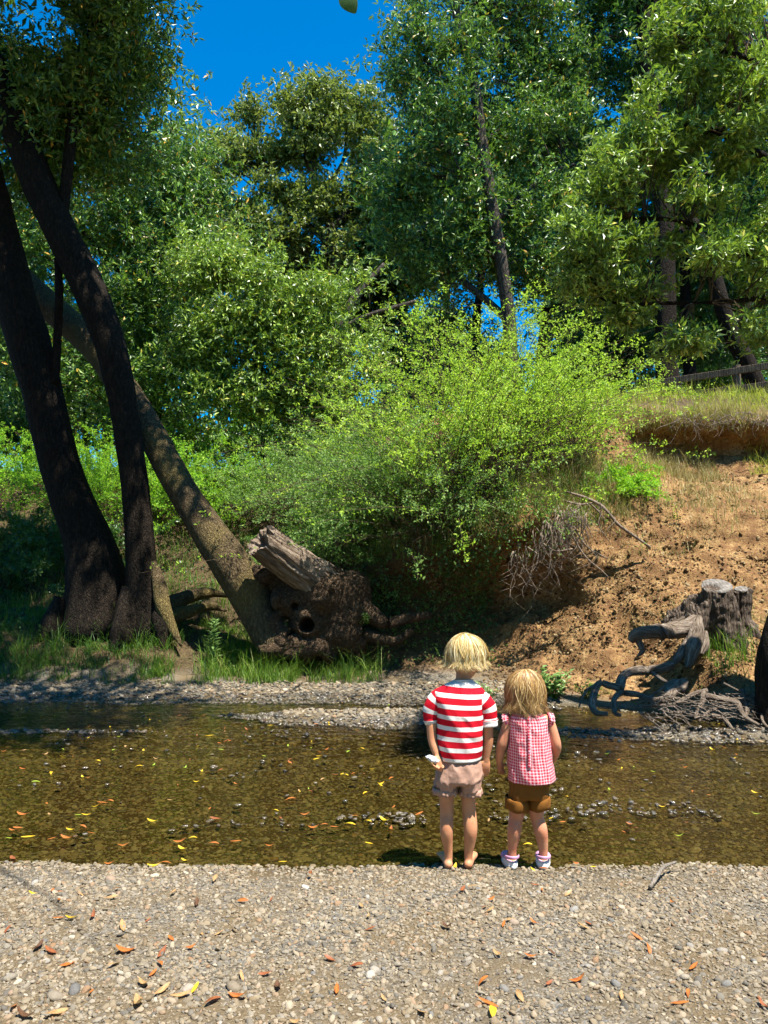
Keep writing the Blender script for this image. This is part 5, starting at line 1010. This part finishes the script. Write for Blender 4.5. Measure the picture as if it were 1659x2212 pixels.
HAIR2 = hair_mat('dark_blond_hair', [(0, (.15, .075, .025)), (.4, (.30, .16, .055)), (.75, (.50, .31, .11)), (1, (.74, .54, .27))])
M_white = NM('white_rubber'); M_white = M_white.done(M_white.bsdf((.8, .79, .78), .5, .4))
M_pink = NM('pink_rubber'); M_pink = M_pink.done(M_pink.bsdf((.66, .33, .50), .5, .4))
M_eye = NM('eye_white'); M_eye = M_eye.done(M_eye.bsdf((.8, .78, .75), .15, .5)); M_iris = NM('blue_iris'); M_iris = M_iris.done(M_iris.bsdf((.06, .12, .2), .1, .5)); M_lip = NM('lip_skin'); M_lip = M_lip.done(M_lip.bsdf((.5, .17, .14), .45, .4))
def loft(rows, seg=56, wr=0.0, seed=0, close_top=False):
    """rows: x, y, dd, rx px, ry px -> open loft of upright rings; returns V, F, px-y and angle per vertex"""
    q = resample(np.array(rows, float), len(rows) * 7); a = np.linspace(0, 2 * np.pi, seg, endpoint=False); V, py, aa = [], [], []
    for x, y, dd, rx, ry in q:
        c = KP(x, y, dd); V.append(c + np.column_stack([np.cos(a) * rx * KR, np.sin(a) * ry * KR, a * 0])); py.append(np.full(seg, y)); aa.append(a)
    V = np.concatenate(V); n = len(q); k = np.arange(n - 1)[:, None] * seg; j = np.arange(seg)[None]; Q = np.stack([k + j, k + (j + 1) % seg, k + seg + (j + 1) % seg, k + seg + j], -1).reshape(-1, 4)
    return V, Q, np.concatenate(py), np.concatenate(aa), n, seg
def fold(V, c, amp, f=(16, 16, 7), seed=0):
    r = V - c; r[:, 2] = 0; q = V * np.array(f); q = q + np.column_stack([V[:, 2] * 5, V[:, 2] * 0, V[:, 0] * 3]); rid = (1 - np.abs(fbm(q * .9, 2, seed + 5))) ** 4; return V + unit(r) * (amp * (.7 * fbm(q, 3, seed) + .9 * rid - .3))[:, None]
def frame(f):
    f = unit(np.asarray(f, float)); s = unit(np.cross(f, [0, 0, 1])); u = np.cross(s, f); return f, s, u
def head(c, f, k=1.0):
    """skull, jaw, nose, ears facing f"""
    f, s, u = frame(f); A = np.array([s, f, u]); p_ = [sph(c, np.array([.070, .084, .082]) * k, 24, 16, A), sph(c + f * .022 * k - u * .045 * k, np.array([.052, .060, .058]) * k, 20, 12, A), sph(c + f * .088 * k - u * .022 * k, np.array([.010, .014, .013]) * k, 10, 8, A),
        sph(c + f * .068 * k - u * .062 * k, np.array([.03, .018, .02]) * k, 12, 8, A)]
    for q in (-1, 1): p_.append(sph(c + s * q * .070 * k - f * .002 - u * .02 * k, np.array([.010, .018, .026]) * k, 10, 8, A)); p_.append(sph(c + s * q * .034 * k + f * .052 * k - u * .03 * k, np.array([.03, .028, .028]) * k, 12, 8, A))
    return p_
def face(c, f, par, k=1.0):
    f, s, u = frame(f); A = np.array([s, f, u])
    for q in (-1, 1):
        e = c + f * .073 * k + s * q * .029 * k - u * .004 * k; V, F = sph(e, .0105 * k, 14, 10); ey = mk('eye', V, F, M_eye, par); V, F = sph(e + f * .0075 * k, np.array([.0048, .0042, .0048]) * k, 12, 8, A); mk('iris', V, F, M_iris, ey)
    V, F = sph(c + f * .081 * k - u * .052 * k, np.array([.017, .005, .005]) * k, 14, 8, A); mk('mouth', V, F, M_lip, par)
def hand(wrist, palm, fdir, side, nrm, curl=.25, thumb=1, k=1.0):
    """palm, four unequal fingers, thumb from the side of the palm"""
    fdir, side, nrm = unit(fdir), unit(side), unit(nrm); out = [tube([wrist, (wrist + palm) / 2, palm, palm + fdir * .016 * k], np.array([.017, .021, .023, .017]) * k, np.array([.014, .013, .012, .009]) * k, seg=12, n=14, ref=side, round_cap=True)]
    for q, (o, ln) in enumerate(((-.0165, .030), (-.0055, .036), (.0055, .034), (.0165, .026))):
        b = palm + side * o * k + fdir * .012 * k; a1 = b + (fdir + nrm * curl * .4 + side * o * 3) * ln * .5 * k; a2 = a1 + (fdir * (1 - curl * .5) + nrm * curl * 1.2) * ln * .42 * k; a3 = a2 + (fdir * (1 - curl) + nrm * curl * 1.8) * ln * .32 * k
        out.append(tube([b - fdir * .01 * k, b, a1, a2, a3], np.array([.0062, .0062, .0057, .0052, .0042]) * k, seg=8, n=14, round_cap=True))
    tb = palm - side * thumb * .018 * k - fdir * .022 * k
    out.append(tube([tb + side * thumb * .008 * k, tb - side * thumb * .010 * k + fdir * .010 * k, tb - side * thumb * .016 * k + fdir * .026 * k + nrm * .006, tb - side * thumb * .014 * k + fdir * .040 * k + nrm * .010], np.array([.0085, .0075, .0065, .005]) * k, seg=8, n=12, round_cap=True))
    return out
def foot(ank, heel, toe, k=1.0, bare=True):
    toe, heel, ank = map(np.asarray, (toe, heel, ank)); f = unit((toe - heel) * [1, 1, 0]); s = np.array([f[1], -f[0], 0]); ln = np.linalg.norm(toe - heel)
    out = [tube([heel, heel + f * ln * .3 + [0, 0, .008], heel + f * ln * .62 + [0, 0, .002], heel + f * ln * .84], np.array([.024, .026, .031, .028]) * k, np.array([.024, .024, .019, .013]) * k, seg=14, n=18, ref=s, round_cap=True), tube([ank, (ank + heel) / 2 + f * .010, heel + f * .03], np.array([.0195, .021, .022]) * k, seg=12, n=10, round_cap=True)]
    for q, o in enumerate((-.024, -.011, .0, .010, .019)):
        b = heel + f * ln * .82 + s * o * k - [0, 0, .004]; out.append(tube([b, b + f * (.026 - .003 * q) * k], np.array([.0105 if q == 0 else .0075, .008 if q == 0 else .0058]) * k, seg=8, n=6, round_cap=True))
    return out
def hair(par, c, R, mat, crown, hem, n_clump, per, fdir, flare=0.0, wave=0.0, width=.0011, seed=0, tous=1.0, tuck=.2, capmat=None, capf=.9):
    """c centre, R radii, hem(phi)->drop below the equator (m); strands run from the crown over the skull and then hang"""
    rg = np.random.default_rng(seed); f, s, u = frame(np.array([fdir[0], fdir[1], 0])); crown = np.asarray(crown)
    def curve(ph, ns, lift, drop, wv, phs, sw=0.0, fl=0.0):
        sw = np.broadcast_to(sw, ph.shape)[:, None]; fl = np.broadcast_to(fl, ph.shape)[:, None]
        t = np.linspace(0, 1, ns)[None, :]; ph = ph[:, None]; drop = drop[:, None]; lift = lift[:, None]
        arc = .5 * math.pi * R[2]; tot = arc + np.abs(drop); sa = arc / tot; th = np.where(t < sa, t / sa, 1) * np.pi / 2; th = np.where(drop < 0, t * (np.pi / 2 + drop / R[2]), th)
        hang = np.where((t > sa) & (drop > 0), (t - sa) / (1 - sa + 1e-6), 0)
        rr = np.sin(th) * (1 + lift) * (1 - tuck * hang ** 1.5 + (flare + fl) * hang ** 3); k_ = np.sin(np.clip(th, 0, np.pi / 2))
        ox = crown[0] * (1 - k_ ** 1.2); oy = crown[1] * (1 - k_ ** 1.2)
        wv = wv[:, None]; w_ = wv * np.sin(hang * 7 + phs[:, None]) * hang + wv * .6 * np.sin(t * 5 + phs[:, None] * 2) * t
        a = ph + w_ / .08 + sw * (t - .3)
        x = c[0] + ox + (np.cos(a) * s[0] + np.sin(a) * f[0]) * rr * np.where(True, R[0], 0) ; y = c[1] + oy + (np.cos(a) * s[1] + np.sin(a) * f[1]) * rr * R[1]
        z = c[2] + np.cos(th) * R[2] * (1 + lift) - hang * np.clip(drop, 0, None) + 0 * a
        return np.stack([x, y, z], -1)
    cp = rg.uniform(0, 2 * np.pi, n_clump); cl = .015 + .06 * rg.random(n_clump) + .14 * vnoise(np.column_stack([np.cos(cp) * 2.2, np.sin(cp) * 2.2, cp * 0 + seed]), seed) * tous; cd = rg.normal(1, .28, n_clump); sw = rg.normal(.1, .5, n_clump); fl = rg.normal(.05, .28, n_clump); cph = rg.uniform(0, 6.28, n_clump); cw = wave * rg.uniform(.3, 1.3, n_clump)
    idx = np.repeat(np.arange(n_clump), per); N_ = len(idx); ph = cp[idx] + rg.normal(0, .075, N_); ns = 11
    drop = np.array([hem(p) for p in ph]); drop = np.where(drop > 0, drop * cd[idx] * rg.normal(1, .06, N_), drop)
    Cc = curve(ph, ns, cl[idx] + rg.uniform(0, .03, N_), drop, cw[idx] * rg.normal(1, .3, N_), cph[idx] + rg.normal(0, .2, N_), sw[idx] + rg.normal(0, .08, N_), fl[idx] + rg.normal(0, .03, N_))
    cc = curve(cp, ns, cl, np.array([max(hem(p), -.2) for p in cp]), cw, cph, sw, fl)[idx]
    t = np.linspace(0, 1, ns)[None, :, None]; Cc = Cc * (1 - .35 * t ** 2) + (cc) * (.35 * t ** 2) + rg.normal(size=(N_, 1, 3)) * .0032 * t + np.cumsum(rg.normal(size=(N_, ns, 3)), 1) * .0007 * t + (rg.random((N_, 1, 1)) < .06) * rg.normal(size=(N_, 1, 3)) * .014 * t ** 2
    out = unit(Cc - np.array(c)); tg = unit(np.gradient(Cc, axis=1)); sd_ = unit(np.cross(tg, out) + rg.normal(size=(N_, 1, 3)) * .25); w = width * np.interp(np.linspace(0, 1, ns), [0, .15, .75, 1], [.6, 1, .9, .12])[None, :, None] * rg.uniform(.6, 1.3, (N_, 1, 1))
    V = np.stack([Cc - sd_ * w, Cc + sd_ * w], 2).reshape(-1, 3); k_ = (np.arange(N_)[:, None] * ns + np.arange(ns - 1)[None])[..., None] * 2; Q = (k_ + np.array([0, 1, 3, 2])).reshape(-1, 4)
    h = mk('hair', V, Q, mat, par)
    pa = np.linspace(0, 2 * np.pi, 64, endpoint=False); dr = np.array([hem(p) for p in pa]); dr = np.where(dr > 0, dr * .86, dr); Cc = curve(pa, 18, np.full(64, -.02), dr, np.zeros(64), np.zeros(64))
    V = Cc.reshape(-1, 3) + rg.normal(size=(64 * 18, 3)) * .0008; k_ = np.arange(64)[:, None]; j = np.arange(17)[None]; Q = np.stack([k_ * 18 + j, k_ * 18 + j + 1, ((k_ + 1) % 64) * 18 + j + 1, ((k_ + 1) % 64) * 18 + j], -1).reshape(-1, 4)
    mk('under_hair', V, Q, capmat or mat, h); return h

# ---------------------------------------------------------------- taller child: striped shirt, bare feet
o1 = KP(545, 2045, 0); o1[2] = 0
kid = empty('person', (o1[0], KD, gz_at(o1[0], KD)[0]), label='barefoot child with short blond hair in red and white striped shirt and tan shorts', cat='person')
GZ = gz_at(o1[0], KD)[0]
f1 = unit(np.array([.42, .85, -.42])); hc = KP(590, 352, .042)
body = [kt([(437, 1330, 0, 70, 80), (435, 1450, 0, 61), (440, 1600, .004, 54), (438, 1690, -.008, 54), (437, 1760, -.012, 52), (445, 1850, -.004, 42), (452, 1925, 0, 34), (452, 1985, .002, 33)], 18, 40),
        kt([(610, 1330, 0, 70, 80), (611, 1450, 0, 60), (620, 1600, .004, 56), (629, 1690, -.008, 56), (631, 1760, -.012, 54), (626, 1850, -.004, 44), (617, 1925, 0, 35), (614, 1985, .002, 33)], 18, 40),
        kt([(530, 1265, 0, 140, 110), (531, 1220, 0, 152, 122), (538, 1100, 0, 150, 118), (540, 950, 0, 150, 118), (545, 780, 0, 158, 118), (548, 680, .004, 166, 88), (556, 610, .006, 140, 68), (568, 550, .010, 68, 66), (574, 500, .02, 60, 60), (582, 440, .034, 58, 60)], 28, 50),
        kt([(420, 655, 0, 70), (345, 690, 0, 56), (318, 800, 0, 46), (315, 900, -.008, 42), (322, 1010, -.015, 38), (340, 1080, -.025, 35), (360, 1145, -.035, 27), (368, 1165, -.04, 27)], 14, 40),
        kt([(690, 675, 0, 70), (765, 720, 0, 56), (776, 810, 0, 48), (770, 920, 0, 45), (775, 1020, .004, 41), (765, 1100, .008, 36), (758, 1160, .01, 29), (757, 1178, .01, 28)], 14, 40)]
body += head(hc, f1)
he1, he2 = KP(452, 2000, -.012), KP(614, 2000, -.012)
for h_, ax_, tx in ((he1, KP(452, 1960, 0), -.02), (he2, KP(614, 1960, 0), .045)):
    h_[2] = GZ + .024; body += foot(ax_, h_, h_ + [tx, .165, -.004], .92)
body += hand(KP(757, 1170, .01), KP(758, 1225, .008), (-.05, .0, -1), (1, .15, 0), (0, .3, -.1), .3, 1, .98)
# left hand cups the wrapper behind the hip
pw = KP(372, 1205, -.055)
body.append(tube([KP(366, 1150, -.04), KP(374, 1185, -.048), KP(384, 1215, -.05), KP(388, 1232, -.05)], [.016, .020, .020, .013], [.012, .012, .011, .010], seg=12, n=14, ref=(1, 0, 0), round_cap=True))
for q, (bx, by, mx, my, tx, ty) in enumerate(((402, 1205, 410, 1240, 396, 1242), (392, 1225, 392, 1266, 372, 1254), (378, 1228, 368, 1256, 347, 1238), (366, 1215, 346, 1236, 322, 1214))):
    body.append(tube([KP(bx, by, -.048), KP((bx + mx) / 2 + 4, (by + my) / 2 + 4, -.058), KP(mx, my, -.074), KP(tx, ty, -.094), KP(tx - 5, ty - 12, -.1)], [.0066, .0066, .006, .0055, .0045], seg=8, n=16, round_cap=True))
body.append(tube([KP(352, 1165, -.05), KP(338, 1175, -.07), KP(326, 1178, -.088), KP(312, 1174, -.098)], [.009, .0078, .0068, .0052], seg=8, n=12, round_cap=True))
V, F, N = fuse(body, .0048, 6); mk('body', V, F, SKIN1, kid); face(hc, f1, kid)
# shirt
rows = [(545, 1166, 0, 168, 150), (544, 1110, 0, 172, 150), (540, 950, 0, 182, 152), (537, 800, 0, 188, 152), (540, 710, 0, 204, 148), (539, 655, 0, 212, 132), (538, 618, 0, 204, 116), (544, 588, .002, 168, 100), (555, 563, .003, 126, 88), (566, 547, .005, 92, 80), (573, 534, .006, 74, 76)]
V, Q, py, an, n_, sg_ = loft(rows, 72); xx = 545 + (V[:, 0] - KP(545, 1000)[0]) / KR
V = fold(V, KP(545, 900), .009 , (12, 12, 7), 3); st_ = (py - .05 * (xx - 545) * np.interp(py, [540, 1150], [1.3, .4]) - 602) / 85.3; st_ = np.where(st_ < -.38, -.5, np.where(st_ > 6.36, 6.5, st_))
sh = mk('shirt', V, Q, M_stripe, kid, attrs={'stripe': st_})
sh.modifiers.new('thick', 'SOLIDIFY').thickness = .003
def sleeve(pts, par, hem_len, mat, first, period=85.3):
    w = np.array([KP(*p[:3]) for p in pts]); r = np.array([p[3] for p in pts]) * KR; V, F, m_, s_ = tube(w, r, r * .95, seg=32, n=30, cap=False, ref=(1, 0, 0), want=True)
    cc = resample(w, 30); L_ = np.concatenate([[0], np.cumsum(np.linalg.norm(np.diff(cc, axis=0), axis=1))]) / KR; dist = np.repeat(L_[-1] - L_, s_); st = (dist - first) / period; st = np.where(dist < hem_len, .5, st)
    V = V + unit(V - np.repeat(cc, s_, 0)) * (.005 * fbm(V * 20, 3, 7) + .003 * (np.abs(dist - hem_len) < 6) + .002 * (dist < hem_len))[:, None]
    o = mk('sleeve', V, F, mat, par, attrs={'stripe': st}); o.modifiers.new('thick', 'SOLIDIFY').thickness = .003; return o
sleeve([(440, 655, 0, 64), (378, 680, 0, 78), (330, 740, 0, 74), (307, 810, 0, 64), (310, 892, -.004, 46)], sh, 34, M_stripe, 66)
sleeve([(675, 678, 0, 64), (728, 706, 0, 76), (766, 760, 0, 72), (779, 830, 0, 68), (783, 902, 0, 66)], sh, 46, M_stripe, 88)
# neckband
cc_ = [KP(573 + 70 * math.cos(a), 538 + 0 * math.sin(a), .006 + 72 * KR * math.sin(a)) for a in np.linspace(0, 2 * np.pi, 25)]
V, F = tube(np.array(cc_), .0045, seg=8, n=50, ref=(0, 0, 1), cap=False); mk('neckband', V, F, M_stripe, sh, attrs={'stripe': np.full(len(V), .5)})
def shorts(par, pel, l, r, mat, frill, seed, name='shorts', voxel=.006, amp=.008):
    kf = lambda q, sg, n: tube([KP(*v[:3]) for v in q], np.array([v[3] for v in q]) * KR, np.array([v[4] for v in q]) * KR, seg=sg, n=n, ref=(1, 0, .02)); parts_ = [kf(pel, 32, 30), kf(l, 24, 20), kf(r, 24, 20)]; V, F, N = fuse(parts_, voxel, 5); V = V + N * (amp * 1.0 * fbm(V * np.array([26, 26, 12]), 2, seed) + amp * .9 * ((1 - np.abs(fbm(V * np.array([20, 20, 11]) + 3, 2, seed + 4))) ** 5 - .3) + amp * .2 * fbm(V * 60, 2, seed + 1))[:, None]
    return mk(name, V, F, mat, par)
so = shorts(kid, [(548, 1150, 0, 150, 130), (545, 1190, 0, 168, 142), (538, 1260, 0, 182, 152), (531, 1335, 0, 186, 150), (531, 1352, 0, 150, 130)], [(442, 1290, 0, 90, 128), (432, 1360, 0, 94, 122), (428, 1408, 0, 90, 116)], [(618, 1290, 0, 90, 128), (628, 1360, 0, 90, 122), (631, 1420, 0, 86, 116)], M_tan, True, 5, amp=.009)
for cx, cy_, r_ in ((427, 1408, 92), (630, 1418, 86)):     # frilled leg hems
    a = np.linspace(0, 2 * np.pi, 120, endpoint=False); rows_ = []
    for q, dy in enumerate((-14, 6, 22, 40)):
        rr = (r_ + [0, 3, 4, 2][q] + 7 * (q / 3) * np.sin(a * 17 + q * .6) + 5 * (q / 3) * np.sin(a * 7 + 1)) * KR; rz = 5 * (q / 3) * np.sin(a * 9 + 2); c = KP(cx, cy_ + dy, 0); rows_.append(c + np.column_stack([np.cos(a) * rr, np.sin(a) * rr * 1.18, -rz * KR]))
    V = np.concatenate(rows_); k_ = np.arange(3)[:, None] * 120; j = np.arange(120)[None]; Q = np.stack([k_ + j, k_ + (j + 1) % 120, k_ + 120 + (j + 1) % 120, k_ + 120 + j], -1).reshape(-1, 4)
    o = mk('frilled_hem', V, Q, M_tan, so); o.modifiers.new('thick', 'SOLIDIFY').thickness = .003
V, F = tube(np.array([KP(548 + 150 * math.cos(a), 1166, 128 * KR * math.sin(a)) for a in np.linspace(0, 2 * np.pi, 33)]), [.006] * 33, [.012] * 33, seg=8, n=66, ref=(0, 0, 1), cap=False); mk('waistband', V, F, M_tan, so)
def hem1(p):
    fr = math.sin(p)        # +1 at the face
    return .05 if fr < .25 else (.05 - (fr - .25) * .13 if fr < .75 else -.018)
hair(kid, hc + [0.004, -.006, .012], (.094, .095, .097), HAIR1, (-.012, -.035), hem1, 220, 20, f1, flare=.03, wave=.009, seed=3)
# wrapper in the hand
def crumple(c, r, seed, mat, name, **kw):
    import bmesh
    bm = bmesh.new(); bmesh.ops.create_icosphere(bm, subdivisions=3, radius=1); V = np.array([v.co[:] for v in bm.verts]); F = np.array([[v.index for v in f.verts] for f in bm.faces]); bm.free()
    V = V * (1 + .55 * fbm(V * 2.6, 3, seed))[:, None] * r; ca, sa = math.cos(.38), math.sin(.38); V = np.column_stack([V[:, 0] * ca + V[:, 2] * sa, V[:, 1], -V[:, 0] * sa + V[:, 2] * ca]); return mk(name, c + V, F, mat, smooth=False, **kw)
mw = NM('crumpled_white_wrapper'); M_wrap = mw.done(mw.bsdf((.55, .57, .60), .35, .5))
crumple(KP(322, 1172, -.088), np.array([.030, .013, .014]), 5, M_wrap, 'paper_wrapper', label='crumpled white wrapper held behind the hip by the striped-shirt child', cat='wrapper')

# ---------------------------------------------------------------- smaller child: gingham blouse, brown shorts, clogs
o2 = KP(1110, 2030, .02); GZ2 = gz_at(o2[0], KD + .02)[0]
kid2 = empty('person', (o2[0], KD + .02, GZ2), label='small child with wavy hair in red gingham blouse, brown shorts and pink clogs', cat='person')
f2 = unit(np.array([-.12, .9, -.38])); hc2 = KP(1072, 628, .05)
S_ = .02
body = [kt([(1022, 1460, S_, 58, 70), (1014, 1570, S_, 68), (1000, 1650, S_, 56), (988, 1740, S_ - .01, 56), (978, 1830, S_ - .004, 46), (970, 1910, S_, 36), (970, 1975, S_, 33)], 18, 40),
        kt([(1175, 1460, S_, 58, 70), (1163, 1570, S_, 65), (1172, 1650, S_, 54), (1197, 1740, S_ - .01, 56), (1213, 1830, S_ - .004, 46), (1220, 1900, S_, 38), (1222, 1965, S_, 34)], 18, 40),
        kt([(1104, 1370, S_, 132, 110), (1106, 1300, S_, 142, 122), (1108, 1150, S_, 142, 124), (1105, 980, S_, 140, 112), (1100, 870, S_, 145, 98), (1095, 820, S_, 110, 78), (1088, 780, S_ + .006, 56, 56), (1082, 730, S_ + .012, 54, 56)], 28, 50),
        kt([(985, 858, S_, 52), (945, 880, S_, 46), (912, 960, S_ - .004, 45), (888, 1045, S_ - .004, 44), (872, 1120, S_ + .012, 38), (866, 1185, S_ + .028, 29), (868, 1200, S_ + .03, 28)], 14, 36),
        kt([(1225, 858, S_, 52), (1268, 880, S_, 46), (1300, 970, S_, 45), (1322, 1060, S_ + .004, 45), (1318, 1120, S_ + .04, 40), (1290, 1180, S_ + .085, 32), (1260, 1215, S_ + .115, 25)], 14, 36)]
body += head(hc2, f2, .94)
body += hand(KP(868, 1195, S_ + .03), KP(872, 1240, S_ + .034), (.22, .12, -1), (.9, .4, .2), (.5, .5, .1), .55, -1, .85)
body += hand(KP(1262, 1212, S_ + .113), KP(1235, 1236, S_ + .14), (-.8, .5, -.3), (0, .3, 1), (-.3, -.3, 0), .4, 1, .82)
hl, hr_ = KP(970, 1995, S_ - .01), KP(1222, 1985, S_ - .01); hl[2] = hr_[2] = GZ2 + .04
body += foot(KP(970, 1960, S_), hl, hl + [-.012, .125, -.002], .78) + foot(KP(1222, 1950, S_), hr_, hr_ + [.02, .125, -.002], .78)
V, F, N = fuse(body, .0048, 6); mk('body', V, F, SKIN2, kid2); face(hc2, f2, kid2, .94)
rows = [(1127, 1338, S_, 188, 160), (1122, 1260, S_, 182, 156), (1112, 1120, S_, 172, 150), (1107, 980, S_, 164, 140), (1104, 890, S_, 162, 128), (1100, 845, S_, 154, 116), (1096, 812, S_, 124, 96), (1090, 790, S_, 78, 74)]
V, Q, py, an, n_, sg_ = loft(rows, 72); V = fold(V, KP(1105, 1050), .009, (22, 22, 9), 11)
wv_ = np.column_stack([(an - 1.5 * np.pi) * 165 / 23.0 + .2, py / 23.0, py * 0])
bl = mk('blouse', V, Q, M_ging, kid2, attrs={'weave': wv_}); bl.modifiers.new('thick', 'SOLIDIFY').thickness = .0025
V, F = bev_box(KP(1106, 800, S_ - .083), KP(1112, 1245, S_ - .096), .009, .004, (0, 1, 0)); nV = 30
pl = np.array([KP(1104 + (y - 800) * .012, y, np.interp(y, [790, 845, 980, 1250], [-.045, -.069, -.084, -.094]) + S_ - .0045) for y in np.linspace(805, 1250, nV)])
V = np.concatenate([pl + [-.008, 0, 0], pl + [.008, 0, 0]]); V = V + np.column_stack([V[:, 0] * 0, .0 * V[:, 0], V[:, 0] * 0]); k_ = np.arange(nV - 1)[:, None]; Q = k_ + np.array([0, nV, nV + 1, 1])
o = mk('button_placket', V, Q, M_ging, bl, attrs={'weave': np.column_stack([np.repeat([.1, .8], nV), np.tile(np.linspace(0, 19, nV), 2), np.zeros(2 * nV)])}); o.modifiers.new('thick', 'SOLIDIFY').thickness = .002
for by in (806, 905, 1015, 1115):
    V, F = sph(KP(1105 + (by - 800) * .012, by, np.interp(by, [790, 845, 980, 1250], [-.045, -.069, -.084, -.094]) + S_ - .007), (.0042, .0018, .0042), 12, 8); mk('button', V, F, M_pink, bl)
def ruffle(path, wid, seed):
    p_ = resample(np.array([KP(*q) for q in path]), 60); s = np.linspace(0, 1, 60); out_ = []
    for q in (0, .5, 1):
        d = np.array([wid[0], wid[1], wid[2]]); off = d * q * (np.sin(np.pi * s) ** .4)[:, None] * .022; fr = np.column_stack([np.sin(s * 60 + seed) * .003, np.cos(s * 47) * .003, np.sin(s * 53 + 1) * .0035]) * q; out_.append(p_ + off + fr)
    V = np.concatenate(out_); k_ = np.arange(2)[:, None] * 60; j = np.arange(59)[None]; Q = np.stack([k_ + j, k_ + j + 1, k_ + 61 + j, k_ + 60 + j], -1).reshape(-1, 4)
    o = mk('ruffle_sleeve', V, Q, M_ging, bl, attrs={'weave': np.column_stack([np.tile(s * 14, 3), np.repeat([0, .9, 1.8], 60), np.zeros(180)])}); o.modifiers.new('thick', 'SOLIDIFY').thickness = .003
ruffle([(948, 900, S_ - .03), (938, 855, S_ - .045), (940, 815, S_ - .02), (950, 800, S_ + .01), (945, 830, S_ + .05), (950, 890, S_ + .06)], (-1.6, -.3, -.25), 1)
ruffle([(1268, 905, S_ - .03), (1272, 855, S_ - .045), (1262, 815, S_ - .02), (1250, 800, S_ + .01), (1258, 830, S_ + .05), (1262, 890, S_ + .06)], (1.3, -.3, -.25), 2)
so2 = shorts(kid2, [(1108, 1310, S_, 150, 136), (1107, 1360, S_, 158, 142), (1104, 1440, S_, 158, 142), (1100, 1475, S_, 145, 130)], [(1020, 1430, S_, 76, 120), (1012, 1500, S_, 76, 112), (1008, 1540, S_, 76, 106)], [(1185, 1430, S_, 74, 120), (1184, 1500, S_, 74, 112), (1183, 1530, S_, 74, 106)], M_cord, False, 15, amp=.005)
for cx, cy_, r_, tl in ((1007, 1528, 82, 10), (1184, 1518, 78, -8)):
    a = np.linspace(0, 2 * np.pi, 64, endpoint=False); rows_ = []
    for q, dy, gr in ((0, -44, 0), (1, -36, 5), (2, -10, 7), (3, 22, 6), (4, 44, 3), (5, 48, -8)):
        rr = (r_ + gr + 3 * np.sin(a * 5 + q)) * KR; c = KP(cx, cy_ + dy, S_); rows_.append(c + np.column_stack([np.cos(a) * rr, np.sin(a) * rr * 1.3, -np.cos(a) * tl * KR + 3 * KR * np.sin(a * 4)]))
    V = np.concatenate(rows_); k_ = np.arange(5)[:, None] * 64; j = np.arange(64)[None]; Q = np.stack([k_ + j, k_ + (j + 1) % 64, k_ + 64 + (j + 1) % 64, k_ + 64 + j], -1).reshape(-1, 4)
    o = mk('rolled_cuff', V, Q, M_cord, so2); o.modifiers.new('thick', 'SOLIDIFY').thickness = .004
def hem2(p):
    fr = math.sin(p); return .09 if fr < .3 else (.09 - (fr - .3) * .18 if fr < .72 else -.015)
hair(kid2, hc2 + [0, -.004, .006], (.085, .088, .093), HAIR2, (-.004, -.03), hem2, 190, 20, f2, flare=.0, wave=.022, seed=8)
def clog(heel, fd, par):
    f = unit(np.array([fd[0], fd[1], 0])); s = np.array([f[1], -f[0], 0]); t = np.linspace(0, 1, 15); ln = .152; c0 = np.array([heel[0], heel[1], GZ2]) - f * .030; sole, lip, upr = [], [], []
    def ring(k, z, half): return None
    a = np.linspace(0, 2 * np.pi, 48, endpoint=False)
    def outl(sc, z, lift=0):
        u = np.cos(a); w = np.sin(a); x = .5 * ln * u * sc + .5 * ln; hw = .030 + .009 * (u + 1) / 2 - .004 * (np.abs(u) > .8); return c0 + f * x[:, None] + s * (w * hw * sc)[:, None] + np.array([0, 0, 1]) * (z + lift * (u < 0) * .0)[..., None] * np.ones((48, 1)) if np.ndim(z) else c0 + f * x[:, None] + s * (w * hw * sc)[:, None] + np.array([0, 0, z])
    def stack(levels):
        V = np.concatenate([outl(sc, z) for sc, z in levels]); n = len(levels); k_ = np.arange(n - 1)[:, None] * 48; j = np.arange(48)[None]; return V, np.stack([k_ + j, k_ + (j + 1) % 48, k_ + 48 + (j + 1) % 48, k_ + 48 + j], -1).reshape(-1, 4)
    root = empty('clog', c0); root.parent = par; root.location = c0 - _wl(par); WL[root.name] = c0
    V, Q = stack([(.0, .004), (.9, .004), (1.0, .010), (1.02, .018), (1.0, .026), (.93, .028)]); mk('sole', V, Q, M_white, root)
    V, Q = stack([(1.0, .024), (1.0, .034), (.97, .044), (.90, .047), (.86, .040)]); mk('upper', V, Q, M_white, root)
    # toe box
    tb = [tube([c0 + f * ln * .45 + [0, 0, .03], c0 + f * ln * .6 + [0, 0, .040], c0 + f * ln * .8 + [0, 0, .036], c0 + f * ln * .95 + [0, 0, .028]], [.030, .036, .036, .022], [.020, .024, .020, .012], seg=20, n=20, ref=s, round_cap=True)]
    V, F = join(tb); mk('toe_box', V, F, M_pink, root)
    b = np.linspace(0, np.pi, 30); cs = c0 + f * ln * .30; pts = cs + s[None] * (np.cos(b) * .034)[:, None] - f[None] * (np.sin(b) * .050)[:, None] + np.array([0, 0, 1]) * (.058 + .008 * np.sin(b))[:, None]
    V, F = tube(pts, [.008] * 30, [.0028] * 30, seg=10, ref=(0, 0, 1), round_cap=True); mk('heel_strap', V, F, M_pink, root)
    V, Q = stack([(1.0, .043), (1.005, .047), (.97, .048), (.9, .046)]); mk('collar', V, Q, M_pink, root)
clog(hl, (-.012, .125), kid2); clog(hr_, (.02, .125), kid2)
